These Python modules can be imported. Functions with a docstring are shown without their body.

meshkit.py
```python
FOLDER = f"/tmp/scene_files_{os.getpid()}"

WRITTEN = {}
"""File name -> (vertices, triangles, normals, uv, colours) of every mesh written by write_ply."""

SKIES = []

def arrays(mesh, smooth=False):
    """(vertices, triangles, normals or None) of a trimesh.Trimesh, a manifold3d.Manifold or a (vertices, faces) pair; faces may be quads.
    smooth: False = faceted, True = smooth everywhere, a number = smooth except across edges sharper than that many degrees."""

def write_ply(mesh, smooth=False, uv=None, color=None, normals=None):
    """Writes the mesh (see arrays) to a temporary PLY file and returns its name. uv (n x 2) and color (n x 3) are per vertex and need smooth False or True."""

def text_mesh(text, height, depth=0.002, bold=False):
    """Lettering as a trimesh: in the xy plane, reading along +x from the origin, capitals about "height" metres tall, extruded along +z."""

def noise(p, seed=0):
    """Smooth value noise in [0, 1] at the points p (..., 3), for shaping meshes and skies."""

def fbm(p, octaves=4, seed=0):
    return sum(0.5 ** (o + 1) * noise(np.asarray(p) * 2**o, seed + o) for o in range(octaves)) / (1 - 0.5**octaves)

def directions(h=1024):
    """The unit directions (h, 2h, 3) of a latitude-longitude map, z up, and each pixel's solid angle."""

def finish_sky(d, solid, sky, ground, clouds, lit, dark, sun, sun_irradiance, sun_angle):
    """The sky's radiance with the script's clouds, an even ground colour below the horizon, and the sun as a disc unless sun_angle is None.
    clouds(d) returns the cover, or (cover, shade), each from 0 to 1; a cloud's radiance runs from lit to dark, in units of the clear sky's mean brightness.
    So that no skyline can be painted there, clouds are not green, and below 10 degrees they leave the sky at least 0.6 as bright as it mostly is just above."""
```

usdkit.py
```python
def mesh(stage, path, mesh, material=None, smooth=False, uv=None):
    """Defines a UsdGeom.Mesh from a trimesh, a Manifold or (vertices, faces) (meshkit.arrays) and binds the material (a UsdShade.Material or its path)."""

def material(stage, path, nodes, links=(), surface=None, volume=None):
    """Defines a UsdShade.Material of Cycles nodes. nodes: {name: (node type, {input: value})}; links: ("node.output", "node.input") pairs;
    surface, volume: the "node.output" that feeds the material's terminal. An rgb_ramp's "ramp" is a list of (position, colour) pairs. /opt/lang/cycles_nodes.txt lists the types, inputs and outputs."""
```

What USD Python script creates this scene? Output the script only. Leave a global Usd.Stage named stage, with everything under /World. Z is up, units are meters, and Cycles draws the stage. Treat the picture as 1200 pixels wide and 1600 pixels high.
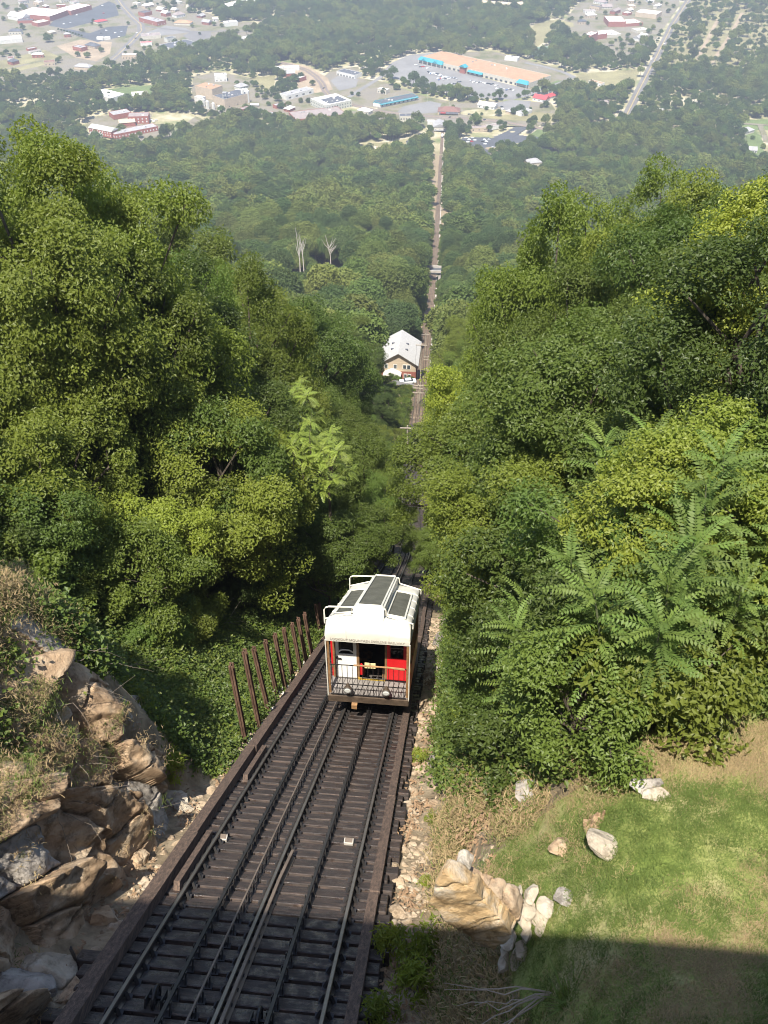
import math, random
import numpy as np, trimesh, usdkit, meshkit
from pxr import Usd, UsdGeom, UsdLux, UsdShade, Sdf, Gf, Vt
from scipy.interpolate import PchipInterpolator
from scipy.spatial import ConvexHull, cKDTree

stage = Usd.Stage.CreateInMemory()
UsdGeom.SetStageUpAxis(stage, UsdGeom.Tokens.z)
world = UsdGeom.Xform.Define(stage, '/World'); stage.SetDefaultPrim(world.GetPrim())
UsdGeom.Scope.Define(stage, '/World/Looks')

# ---------------------------------------------------------------- camera, sky, sun
FPX, PITCH, YAW = 1450.0, math.radians(39.6), math.radians(5.27)
CAM = np.array([2.94, 0.0, 430.0])
cam = UsdGeom.Camera.Define(stage, '/World/camera')
cam.AddTranslateOp().Set(Gf.Vec3d(*CAM))
cam.AddRotateXYZOp().Set(Gf.Vec3f(90 - math.degrees(PITCH), 0, math.degrees(YAW)))
cam.CreateHorizontalApertureAttr(36.0)
cam.CreateFocalLengthAttr(36.0 * FPX / 1200.0)
cam.CreateClippingRangeAttr(Gf.Vec2f(0.1, 30000.0))
cam.CreateExposureAttr(1.25)

SUN_EL, SUN_AZ = math.radians(63.5), math.radians(13)           # the sun stands behind the camera, to the left
SUN = np.array([-math.sin(SUN_AZ) * math.cos(SUN_EL), -math.cos(SUN_AZ) * math.cos(SUN_EL), math.sin(SUN_EL)])
skym = usdkit.material(stage, '/World/Looks/sky_look', {
    'sky': ('sky_texture', {'sky_type': 'single_scattering', 'sun_disc': False, 'sun_elevation': SUN_EL, 'sun_rotation': math.atan2(SUN[0], SUN[1]), 'altitude': 600.0, 'aerosol_density': 1.6}),
    'bg': ('background_shader', {'strength': 0.11})}, [('sky.color', 'bg.color')], surface='bg.background')
dome = UsdLux.DomeLight.Define(stage, '/World/sky')
UsdShade.MaterialBindingAPI.Apply(dome.GetPrim()).Bind(skym)
dome.GetPrim().SetCustomDataByKey('kind', 'structure')
sun = UsdLux.DistantLight.Define(stage, '/World/sun')
sun.CreateIntensityAttr(1.15); sun.CreateAngleAttr(0.53); sun.CreateNormalizeAttr(True); sun.CreateColorAttr(Gf.Vec3f(1.0, 0.94, 0.82))
sun.AddRotateXYZOp().Set(Gf.Vec3f(90 - math.degrees(SUN_EL), 0, math.degrees(math.atan2(SUN[0], -SUN[1]))))

# ---------------------------------------------------------------- layout helpers (used while placing things on the ground)
_f = np.array([-math.sin(YAW), math.cos(YAW), 0]); RIGHT = np.array([math.cos(YAW), math.sin(YAW), 0]); ZU = np.array([0, 0, 1.0])
FWD = _f * math.cos(PITCH) - ZU * math.sin(PITCH); UP = _f * math.sin(PITCH) + ZU * math.cos(PITCH)
def ray(px, py): return FWD + RIGHT * (px - 600) / FPX - UP * (py - 800) / FPX
def proj(q):
    d = np.asarray(q, float) - CAM; t = d @ FWD
    return np.stack([600 + FPX * (d @ RIGHT) / t, 800 - FPX * (d @ UP) / t, t], -1)
def G(px, py, z=0.0):
    d = ray(px, py); return CAM + (z - CAM[2]) / d[2] * d
def atY(px, py, Y):
    d = ray(px, py); return CAM + (Y - CAM[1]) / d[1] * d
def T(px, py):                                                # first point of the ground under a sight line
    d = ray(px, py); d = d / np.linalg.norm(d); t = np.concatenate([np.linspace(4, 120, 800), np.linspace(120, 4000, 6000)])
    q = CAM + t[:, None] * d
    hit = q[:, 2] < H(q[:, 0], q[:, 1])
    return q[np.argmax(hit)]

# ---------------------------------------------------------------- naming and scene helpers
_used = {}
def path_for(name, parent=None):
    base = (str(parent.GetPath()) if parent is not None else '/World') + '/' + name
    n = _used.get(base, -1) + 1; _used[base] = n
    return base if n == 0 else f'{base}_{n:03d}'
def tag(o, label=None, cat=None, group=None, kind=None):
    o = o.GetPrim() if hasattr(o, 'GetPrim') else o
    for k, v in (('label', label), ('category', cat), ('group', group), ('kind', kind)):
        if v: o.SetCustomDataByKey(k, v)
    return o
def obj(name, mesh, m, parent=None, smooth=False, **kw):
    if isinstance(mesh, MB): mesh = mesh.get()
    o = usdkit.mesh(stage, path_for(name, parent), mesh, m, smooth=smooth).GetPrim()
    return tag(o, **kw)
def thing(name, loc=(0, 0, 0), rz=0.0, label=None, cat=None, group=None, kind=None, scale=None):
    x = UsdGeom.Xform.Define(stage, path_for(name)); x.AddTranslateOp().Set(Gf.Vec3d(*map(float, loc)))
    if rz: x.AddRotateZOp().Set(math.degrees(rz))
    if scale is not None: x.AddScaleOp().Set(Gf.Vec3f(*map(float, np.broadcast_to(scale, 3))))
    return tag(x, label, cat, group, kind)
stage.CreateClassPrim('/World/kinds')
def kind_of(name):                                            # a class prim: a pattern that copies refer to
    return UsdGeom.Xform.Define(stage, path_for(name, stage.GetPrimAtPath('/World/kinds'))).GetPrim()
def copy(name, src, loc, rz=0.0, scale=1.0, tilt=None, **kw):
    x = UsdGeom.Xform.Define(stage, path_for(name)); x.AddTranslateOp().Set(Gf.Vec3d(*map(float, loc)))
    if tilt is not None: x.AddRotateXYZOp().Set(Gf.Vec3f(float(tilt[0]), float(tilt[1]), math.degrees(rz)))
    else: x.AddRotateZOp().Set(math.degrees(rz))
    x.AddScaleOp().Set(Gf.Vec3f(*map(float, np.broadcast_to(scale, 3))))
    x.GetPrim().GetReferences().AddInternalReference(src.GetPath()); x.GetPrim().SetInstanceable(True)
    return tag(x, **kw)
def scatter(name, protos, pos, rz, sc, idx, label=None, cat=None, kind='stuff', tilt=None):
    pi = UsdGeom.PointInstancer.Define(stage, path_for(name))
    rel = pi.CreatePrototypesRel()
    for q in protos:                                          # the pattern, drawn only through the instancer
        c = UsdGeom.Xform.Define(stage, path_for(q.GetName().rstrip('0123456789_'), pi.GetPrim())).GetPrim()
        c.GetReferences().AddInternalReference(q.GetPath()); rel.AddTarget(c.GetPath())
    pi.CreatePositionsAttr(Vt.Vec3fArray.FromNumpy(np.asarray(pos, np.float32)))
    h = np.asarray(rz) / 2
    quat = np.zeros((len(pos), 4), np.float32); quat[:, 0] = np.cos(h); quat[:, 3] = np.sin(h)
    pi.CreateOrientationsAttr(Vt.QuathArray([Gf.Quath(float(a[0]), float(a[1]), float(a[2]), float(a[3])) for a in quat]))
    sc = np.asarray(sc, np.float32); sc = np.repeat(sc[:, None], 3, 1) if sc.ndim == 1 else sc
    pi.CreateScalesAttr(Vt.Vec3fArray.FromNumpy(sc)); pi.CreateProtoIndicesAttr(Vt.IntArray([int(i) for i in idx]))
    return tag(pi, label, cat, None, kind)

class MB:                                                     # collects shapes into one mesh
    def __init__(s): s.v, s.f, s.n = [], [], 0
    def add(s, v, f):
        v = np.asarray(v, float); f = np.asarray(f, int)
        if f.shape[1] == 4: f = np.vstack([f[:, [0, 1, 2]], f[:, [0, 2, 3]]])
        s.v.append(v); s.f.append(f + s.n); s.n += len(v); return s
    def tm(s, m): return s.add(m.vertices, m.faces)
    def box(s, c, size, rz=0.0):
        v = BOXV * np.asarray(size) / 2
        if rz: v = v @ rotz(rz).T
        return s.add(v + np.asarray(c), BOXF)
    def tube(s, pts, r, n=6, cap=True):
        p = np.asarray(pts, float); t = np.gradient(p, axis=0); t /= np.linalg.norm(t, axis=1, keepdims=True) + 1e-9
        a = np.cross(t, np.where(np.abs(t[:, 2:]) < .9, [0, 0, 1.], [1., 0, 0])); a /= np.linalg.norm(a, axis=1, keepdims=True) + 1e-9
        b = np.cross(t, a); ang = np.arange(n) * 2 * np.pi / n
        r = np.broadcast_to(r, (len(p),))
        v = p[:, None] + r[:, None, None] * (np.cos(ang)[None, :, None] * a[:, None] + np.sin(ang)[None, :, None] * b[:, None])
        i, j = np.meshgrid(np.arange(len(p) - 1), np.arange(n), indexing='ij')
        q = np.stack([i * n + j, i * n + (j + 1) % n, (i + 1) * n + (j + 1) % n, (i + 1) * n + j], -1).reshape(-1, 4)
        v = v.reshape(-1, 3); f = np.vstack([q[:, [0, 1, 2]], q[:, [0, 2, 3]]])
        if cap:
            e = (len(p) - 1) * n
            f = np.vstack([f, [[0, k + 1, k] for k in range(1, n - 1)], [[e, e + k, e + k + 1] for k in range(1, n - 1)]])
        return s.add(v, f)
    def bar(s, a, b, w, h=None):                              # square bar from a to b
        a, b = np.asarray(a, float), np.asarray(b, float); h = h or w
        t = (b - a) / np.linalg.norm(b - a); u = np.cross(t, [0, 0, 1.]); 
        if np.linalg.norm(u) < .05: u = np.array([1., 0, 0])
        u /= np.linalg.norm(u); w2 = np.cross(u, t)
        c = [u * w / 2 * i + w2 * h / 2 * j for i, j in ((-1, -1), (1, -1), (1, 1), (-1, 1))]
        v = [a + k for k in c] + [b + k for k in c]
        return s.add(v, [[0, 1, 2, 3], [7, 6, 5, 4], [0, 4, 5, 1], [1, 5, 6, 2], [2, 6, 7, 3], [3, 7, 4, 0]])
    def prism(s, poly, z0, z1):                               # convex outline, counter-clockwise
        poly = np.asarray(poly, float); n = len(poly)
        v = np.vstack([np.c_[poly, np.full(n, z0)], np.c_[poly, np.full(n, z1)]])
        f = [[0, k + 1, k] for k in range(1, n - 1)] + [[n, n + k, n + k + 1] for k in range(1, n - 1)]
        for k in range(n): m = (k + 1) % n; f += [[k, m, n + m], [k, n + m, n + k]]
        return s.add(v, f)
    def get(s): return np.vstack(s.v), np.vstack(s.f)
BOXV = np.array([[x, y, z] for z in (-1, 1) for y in (-1, 1) for x in (-1, 1)], float)
BOXF = np.array([[0, 2, 3, 1], [4, 5, 7, 6], [0, 1, 5, 4], [2, 6, 7, 3], [0, 4, 6, 2], [1, 3, 7, 5]])
def rotz(a): c, s = math.cos(a), math.sin(a); return np.array([[c, -s, 0], [s, c, 0], [0, 0, 1]])
def hull(v):
    m = trimesh.convex.convex_hull(np.asarray(v, float)); return m.vertices, m.faces
def cbox(size, ch=0.02):                                      # box with chamfered edges
    h = np.asarray(size, float) / 2; v = []
    for sx in (-1, 1):
        for sy in (-1, 1):
            for sz in (-1, 1):
                k = np.array([sx, sy, sz])
                for ax in range(3):
                    q = h.copy() - ch; q[ax] = h[ax]; v.append(q * k)
    return hull(v)

# ---------------------------------------------------------------- materials
def material(name, nodes, links, surface='p.BSDF', **kw): return usdkit.material(stage, '/World/Looks/' + name, nodes, links, surface=surface, **kw)
def plain(name, c, rough=.6, metal=0., spec=.5, vary=.12, scale=3., bump=0.):
    c = np.asarray(c, float)
    n = {'g': ('texture_coordinate', {}), 'n': ('noise_texture', {'scale': scale, 'detail': 4., 'roughness': .6}),
         'r': ('rgb_ramp', {'ramp': [(.3, c * (1 - vary)), (.7, np.minimum(c * (1 + vary), .95))]}),
         'p': ('principled_bsdf', {'roughness': rough, 'metallic': metal, 'specular_ior_level': spec})}
    l = [('g.object', 'n.vector'), ('n.fac', 'r.fac'), ('r.color', 'p.base_color')]
    if bump: n['b'] = ('bump', {'strength': .6, 'distance': bump}); l += [('n.fac', 'b.height'), ('b.normal', 'p.normal')]
    return material(name, n, l)
def earthy(name, stops, scale, scale2, rough=.9, bump=.03, mixs=None, bscale=None, aniso=(1, 1, 1)):
    n = {'g': ('geometry', {}), 'mp': ('mapping', {'scale': aniso}), 'n': ('noise_texture', {'scale': scale, 'detail': 6., 'roughness': .65}), 'r': ('rgb_ramp', {'ramp': stops}),
         'n2': ('noise_texture', {'scale': scale2, 'detail': 5., 'roughness': .7}), 'r2': ('rgb_ramp', {'ramp': mixs or [(.3, (.62, .6, .58)), (.65, (1.1, 1.08, 1.05))]}),
         'm': ('mix_color', {'blend_type': 'multiply', 'fac': 1.0, 'use_clamp': False}),
         'n3': ('noise_texture', {'scale': bscale or scale2 * 3, 'detail': 5., 'roughness': .65}), 'b': ('bump', {'strength': .8, 'distance': bump}),
         'p': ('principled_bsdf', {'roughness': rough, 'specular_ior_level': .25})}
    return material(name, n, [('g.position', 'mp.vector'), ('mp.vector', 'n.vector'), ('n.fac', 'r.fac'), ('mp.vector', 'n2.vector'), ('n2.fac', 'r2.fac'), ('r.color', 'm.a'), ('r2.color', 'm.b'),
                              ('m.result', 'p.base_color'), ('mp.vector', 'n3.vector'), ('n3.fac', 'b.height'), ('b.normal', 'p.normal')])
def leafy(name, stops, trans=.45, rough=.5, hue=.03, spec=.4):
    n = {'g': ('geometry', {}), 'o': ('object_info', {}), 'r': ('rgb_ramp', {'ramp': stops}),
         'v': ('map_range', {'from_min': 0., 'from_max': 1., 'to_min': .74, 'to_max': 1.32}), 'h': ('map_range', {'from_min': 0., 'from_max': 1., 'to_min': .5 - hue, 'to_max': .5 + hue}),
         'wn': ('white_noise_texture', {'dimensions': '1D'}),
         'hs': ('hsv', {'saturation': .97}), 'p': ('principled_bsdf', {'roughness': rough, 'specular_ior_level': spec}),
         't': ('translucent_bsdf', {}), 'gm': ('mix_color', {'blend_type': 'multiply', 'fac': 1., 'b': (1.3, 1.3, .5), 'use_clamp': False}), 'x': ('mix_closure', {'fac': trans})}
    return material(name, n, [('g.random_per_island', 'r.fac'), ('r.color', 'hs.color'), ('o.random', 'v.value'), ('o.random', 'wn.w'), ('wn.value', 'h.value'), ('v.result', 'hs.value'), ('h.result', 'hs.hue'),
                              ('hs.color', 'p.base_color'), ('hs.color', 'gm.a'), ('gm.result', 't.color'), ('p.BSDF', 'x.closure1'), ('t.BSDF', 'x.closure2')], surface='x.closure')
# ---------------------------------------------------------------- the lie of the land
_kn = np.array([(-300, -5.0), (-40, -6.0), (-5, -6.6), (0, -10.2), (18.6, -23.6), (60, -53.7), (100, -80.5), (200, -129), (290, -168), (400, -208), (520, -248), (800, -322), (1000, -371), (1150, -403), (1300, -428.3), (1420, -430), (1700, -430), (14000, -430)], float)
_pc = PchipInterpolator(_kn[:, 0], _kn[:, 1] + 430)
def P(Y):                                                     # height of the rails
    Y = np.asarray(Y, float)
    return np.where((Y > 0) & (Y < 60), 419.8 - .7205 * Y, _pc(Y))
_xc = PchipInterpolator([-300, 0, 50, 66, 105, 150, 307, 512, 835, 1395, 1700, 20000], [0, 0, 0, -.5, -2.4, -4.3, -10, -15.3, -24.2, -39.9, -45, -45])
def xc(Y): return _xc(Y)                                    # the line bears a little left as it goes down
def sstep(x): x = np.clip(x, 0, 1); return x * x * (3 - 2 * x)
_sL = PchipInterpolator([-300, -5, 0, 4, 8, 12, 20, 40, 60, 100, 160, 240, 20000], [.0, .0, .5, 2.6, 5.2, 7.0, 10.6, 15, 17, 13, 6, 0, 0])
_sR = PchipInterpolator([-300, -5, 0, 4, 10, 14, 20, 40, 60, 100, 160, 240, 20000], [0, 0, .2, 2.4, 5.3, 7., 9., 14.5, 15.5, 12, 5, 0, 0])
def smin(a, b, k):
    h = np.clip(.5 + .5 * (b - a) / k, 0, 1); return b * (1 - h) + a * h - k * h * (1 - h)
def H(X, Y):
    X, Y = np.broadcast_arrays(np.asarray(X, float), np.asarray(Y, float))
    X0 = X; X = X - xc(Y); t = P(Y) - .48
    nz = meshkit.fbm(np.stack([X * .45, Y * .45, 0 * X], -1), 3, 3) - .5
    far = np.clip((Y - 60) / 200, 0, 1) * np.clip((1500 - Y) / 200, 0, 1)
    big = (meshkit.fbm(np.stack([X / 140, Y / 140, 0 * X + 7], -1), 3, 8) - .5) * 22 * far * np.clip((np.abs(X) - 6) / 60, 0, 1)
    # left: cliff, then a bank
    d = -X - 2.75 - .55 * sstep((13.5 - Y) / 2)
    zl = P(Y) + _sL(Y) + .10 * np.clip(d - 2, 0, 30) * sstep((260 - Y) / 160)
    cliff = t + sstep(d / 2.2) * (zl - t)
    bank = smin(t + .42 * d + .05 * np.clip(d, 0, 8) ** 2, zl, 2.0)
    w = sstep((Y - 11.5) / 3.5)
    L = cliff * (1 - w) + bank * w
    # right: rubble strip, then a rising edge and the lawn
    e = X - 3.15
    zr = P(Y) + _sR(Y) + .18 * np.clip(X - 8, 0, 40) * sstep((Y - 11) / 20) * sstep((260 - Y) / 160)
    hw = np.interp(Y, [0, 5, 8, 13, 18, 30, 60, 100], [.1, .3, 1.1, 2.2, 2.8, 2.4, 1., 0])
    Rr = t + hw * sstep(e / .8) + np.interp(Y, [0, 6, 12, 30, 90], [1.6, 1.5, 1.3, .8, .5]) * np.clip(e, 0, None)
    Rr = smin(Rr, zr, .9)
    z = np.where(X < -2.75, L, np.where(X > 3.15, Rr, t))
    lawn = (X > 4.6) & (Y < 11)
    amp = np.where(np.abs(X) < 3, .05, np.where(lawn, .06, np.where(X > 0, .45, .7)))
    z = z + nz * amp * np.clip((np.abs(X) - 2.2) / .8, 0, 1) * (Y < 400) + big
    return z

def axis(knots):                                              # (from, to, step) pieces
    return np.unique(np.concatenate([np.linspace(a, b, int(round((b - a) / s)) + 1) for a, b, s in knots]))
gx = axis([(-9000, -1500, 750), (-1500, -200, 100), (-200, -40, 10), (-40, -14, 1.5), (-14, -2, .3), (-2, 3, .5), (3, 14, .3), (14, 50, 1.5), (50, 200, 10), (200, 1500, 100), (1500, 9000, 750)])
gy = axis([(-300, -10, 20), (-10, 0, 1), (0, 26, .3), (26, 60, 1), (60, 300, 6), (300, 1500, 30), (1500, 3000, 150), (3000, 14000, 1000)])
XX, YY = np.meshgrid(gx, gy); ZZ = H(XX, YY)
def grid_mesh(X, Y, Z, keep=None):
    ny, nx = X.shape; i, j = np.meshgrid(np.arange(ny - 1), np.arange(nx - 1), indexing='ij')
    f = np.stack([i * nx + j, i * nx + j + 1, (i + 1) * nx + j + 1, (i + 1) * nx + j], -1).reshape(-1, 4)
    v = np.stack([X, Y, Z], -1).reshape(-1, 3)
    if keep is not None:
        f = f[keep.reshape(-1)[f].all(1)]
        u, inv = np.unique(f, return_inverse=True); v, f = v[u], inv.reshape(f.shape)
    return v, f
M = {}
# soil: dry leaf litter near the track, dark forest floor, dry grass on the valley floor
M['soil'] = material('soil', {
    'g': ('geometry', {}), 's': ('separate_xyz', {}), 'zr': ('map_range', {'from_min': 5., 'from_max': 0.5, 'to_min': 0., 'to_max': 1., 'clamp': True}),
    'n': ('noise_texture', {'scale': 1.6, 'detail': 7., 'roughness': .7}), 'r': ('rgb_ramp', {'ramp': [(.32, (.13, .10, .065)), (.48, (.24, .185, .12)), (.6, (.34, .27, .185)), (.72, (.18, .17, .08))]}),
    'nf': ('noise_texture', {'scale': .02, 'detail': 6., 'roughness': .6}), 'rf': ('rgb_ramp', {'ramp': [(.34, (.12, .15, .06)), (.46, (.25, .23, .13)), (.55, (.36, .32, .22)), (.68, (.4, .37, .31))]}),
    'm': ('mix_color', {}), 'b': ('bump', {'strength': .9, 'distance': .06}), 'n3': ('noise_texture', {'scale': 9., 'detail': 6., 'roughness': .7}), 'p': ('principled_bsdf', {'roughness': .95, 'specular_ior_level': .2})},
    [('g.position', 's.vector'), ('s.z', 'zr.value'), ('g.position', 'n.vector'), ('n.fac', 'r.fac'), ('g.position', 'nf.vector'), ('nf.fac', 'rf.fac'), ('r.color', 'm.a'), ('rf.color', 'm.b'), ('zr.result', 'm.fac'),
     ('m.result', 'p.base_color'), ('g.position', 'n3.vector'), ('n3.fac', 'b.height'), ('b.normal', 'p.normal')])
obj('ground', grid_mesh(XX, YY, ZZ), M['soil'], smooth=True, kind='structure')

# ---------------------------------------------------------------- the railway
M['timber'] = material('timber', {
    'g': ('geometry', {}), 'mp': ('mapping', {'scale': (1.2, 9., 9.)}), 'n': ('noise_texture', {'scale': 2.2, 'detail': 6., 'roughness': .65}),
    'r': ('rgb_ramp', {'ramp': [(.3, (.017, .014, .0145)), (.5, (.05, .036, .031)), (.62, (.085, .059, .048)), (.74, (.19, .115, .08))]}),
    'w': ('noise_texture', {'scale': 5., 'detail': 4., 'roughness': .7}), 'wr': ('map_range', {'from_min': .45, 'from_max': .62, 'to_min': .75, 'to_max': .22, 'clamp': True}),
    'i': ('map_range', {'to_min': .7, 'to_max': 1.5}), 'ml': ('mix_color', {'blend_type': 'multiply', 'fac': 1., 'use_clamp': False}),
    'bn': ('noise_texture', {'scale': 40., 'detail': 4.}), 'b': ('bump', {'strength': .9, 'distance': .012}), 'p': ('principled_bsdf', {'specular_ior_level': .5})},
    [('g.position', 'mp.vector'), ('mp.vector', 'n.vector'), ('n.fac', 'r.fac'), ('g.random_per_island', 'i.value'), ('r.color', 'ml.a'), ('i.result', 'ml.b'), ('ml.result', 'p.base_color'), ('g.position', 'w.vector'), ('w.fac', 'wr.value'), ('wr.result', 'p.roughness'),
     ('g.position', 'bn.vector'), ('bn.fac', 'b.height'), ('b.normal', 'p.normal')])
M['guard'] = earthy('guard_wood', [(.3, (.05, .038, .034)), (.5, (.11, .08, .066)), (.7, (.19, .13, .10))], 3., 12., rough=.8, bump=.008, aniso=(8, 1, 4))
M['rail'] = plain('rail_steel', (.06, .048, .042), rough=.42, metal=.5, vary=.4, scale=4)
M['rail_top'] = plain('rail_worn', (.16, .145, .13), rough=.42, metal=.7, vary=.2)
M['iron'] = plain('dark_iron', (.022, .02, .02), rough=.5, metal=.3, vary=.3)
M['pale_rod'] = plain('rust_rod', (.15, .115, .09), rough=.6, metal=.15, vary=.3)
track = thing('railway_track', kind='structure', label='steep railway track of dark creosoted sleepers and three rails running down to the valley')
rng = np.random.default_rng(4)
SL = .7205; NRM = np.array([0, SL, 1.]) / math.hypot(SL, 1); TAN = np.array([0, 1., -SL]) / math.hypot(SL, 1)
def frame(Y):                                                 # local axes of the track at Y
    d = (P(Y + .5) - P(Y - .5)); t = np.array([0, 1., d]); t /= np.linalg.norm(t); return t, np.array([0, -t[2], t[1]])
Y = 1.2; ny = 0; far = MB()
while Y < 170:
    t, n = frame(Y)
    w = .3 + rng.uniform(-.012, .012)
    x0 = -2.22 + rng.uniform(-.12, .06); x1 = 2.22 + rng.uniform(-.08, .12)
    if Y < 6.7: x0 -= rng.uniform(.0, .45)
    v, f = cbox((x1 - x0, w, .2), .014)
    v = v + np.array([(x0 + x1) / 2, 0, -.17 - .1 + rng.uniform(-.018, .012)])
    a = rng.uniform(-.006, .006)
    q = np.stack([v[:, 0], 0 * v[:, 0], 0 * v[:, 0]], 1) + (v[:, 1:2] + a * v[:, :1]) * t + v[:, 2:3] * n + [float(xc(Y)), Y, P(Y)]
    if ny < 168: obj('sleeper', (q, f), M['timber'], track)
    else: far.add(q, f)
    ny += 1; Y += .395 * t[1] + rng.uniform(-.006, .006)
obj('distant_sleepers', far, M['timber'], track, kind='stuff')
Yn = np.concatenate([np.arange(1.0, 60, 1.), np.arange(60, 300, 6.), np.arange(300, 1405, 15.)])
def along(prof, x, ys=Yn):                                    # a closed outline (across, up) drawn along the track
    prof = np.asarray(prof, float); k = len(prof); x = np.broadcast_to(x, ys.shape) + xc(ys); vs = []
    for y, xx in zip(ys, x):
        t, n = frame(y); vs.append(np.c_[prof[:, 0] + xx, 0 * prof[:, 0], 0 * prof[:, 0]] + prof[:, 1:2] * n + [0, y, P(y)])
    i, j = np.meshgrid(np.arange(len(ys) - 1), np.arange(k), indexing='ij')
    f = np.stack([i * k + j, (i + 1) * k + j, (i + 1) * k + (j + 1) % k, i * k + (j + 1) % k], -1).reshape(-1, 4)
    m = len(vs) * k - k
    caps = [[0, a, a + 1, 0] for a in range(1, k - 1)] + [[m, m + a + 1, m + a, m] for a in range(1, k - 1)]
    f3 = np.vstack([f[:, [0, 1, 2]], f[:, [0, 2, 3]], np.array(caps)[:, :3]])
    return np.vstack(vs), f3
def rail_prof(h, head, foot): return [(-foot / 2, -h), (foot / 2, -h), (foot / 2, -h + .015), (.009, -h + .03), (.009, -.045), (head / 2, -.035), (head / 2, -.006), (head / 2 - .006, 0), (-head / 2 + .006, 0), (-head / 2, -.006), (-head / 2, -.035), (-.009, -.045), (-.009, -h + .03), (-foot / 2, -h + .015)]
def flat_prof(w, z0, z1): return [(-w / 2, z0), (w / 2, z0), (w / 2, z1), (-w / 2, z1)]
for x in (-1.524, 0., 1.524):
    r = obj('rail', along(rail_prof(.17, .07, .14), x), M['rail'], track)
    obj('running_surface', along(flat_prof(.048, .0005, .002), x), M['rail_top'], r)
yn = Yn[Yn < 7.8]; yn2 = Yn[Yn < 10.6]
obj('guard_rail', along(rail_prof(.17, .06, .12), np.interp(yn2, [1, 9.6, 10.5], [-.11, -.11, -.03]) + .22, yn2), M['pale_rod'], track)
for x, nm, m, w in ((-.762, 'cable_bar', M['iron'], .055), (.762, 'cable_bar', M['iron'], .055), (-.36, 'conduit', M['pale_rod'], .03)):
    obj(nm, along(flat_prof(w, -.03 if nm == 'cable_bar' else .0, .03), x), m, track)
    b = MB(); Y = 1.4
    while Y < 70:
        t, n = frame(Y)
        for s in (-1, 1):
            c = np.array([x + s * w * .9 + float(xc(Y)), Y, P(Y)]); b.bar(c - n * .17, c + n * (.03 if nm == 'cable_bar' else .0), .014, .07)
        b.bar(np.array([x - .07 + float(xc(Y)), Y, P(Y)]) - n * .162, np.array([x + .07 + float(xc(Y)), Y, P(Y)]) - n * .162, .1, .016)
        Y += .395 * t[1]
    obj(nm.replace('bar', 'brackets').replace('conduit', 'conduit_clips'), b, M['iron'], track, kind='stuff')
for x in (-1.524, 0, 1.524):
    b = MB(); Y = 1.3
    while Y < 60:
        t, n = frame(Y); c = np.array([x + float(xc(Y)), Y, P(Y)])
        for s in (-1, 1): b.bar(c + [s * .1, 0, 0] - n * .17, c + [s * .045, 0, 0] - n * .06, .05, .05)
        b.bar(c + [-.14, 0, 0] - n * .163, c + [.14, 0, 0] - n * .163, .16, .016)
        Y += .395 * t[1]
    obj('rail_chairs', b, M['iron'], track, kind='stuff')
for x, w, h in ((-2.02, .24, .26), (1.93, .19, .17)):
    e = 1.0
    while e < 120:
        ys = np.linspace(e, e + (4.6 if x < 0 else 3.9), 5)
        o = obj('guard_timber', along(flat_prof(w + rng.uniform(-.02, .02), -.172, -.172 + h + rng.uniform(-.015, .015)), x + rng.uniform(-.02, .02), ys), M['guard'], track)
        e = ys[-1] + .012
for yy in (8.55, 13.2): 
    ys = np.linspace(yy, yy + 1.9, 3); obj('timber_splice', along(flat_prof(.12, -.172, .02), -1.73, ys), M['guard'], track)
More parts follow.
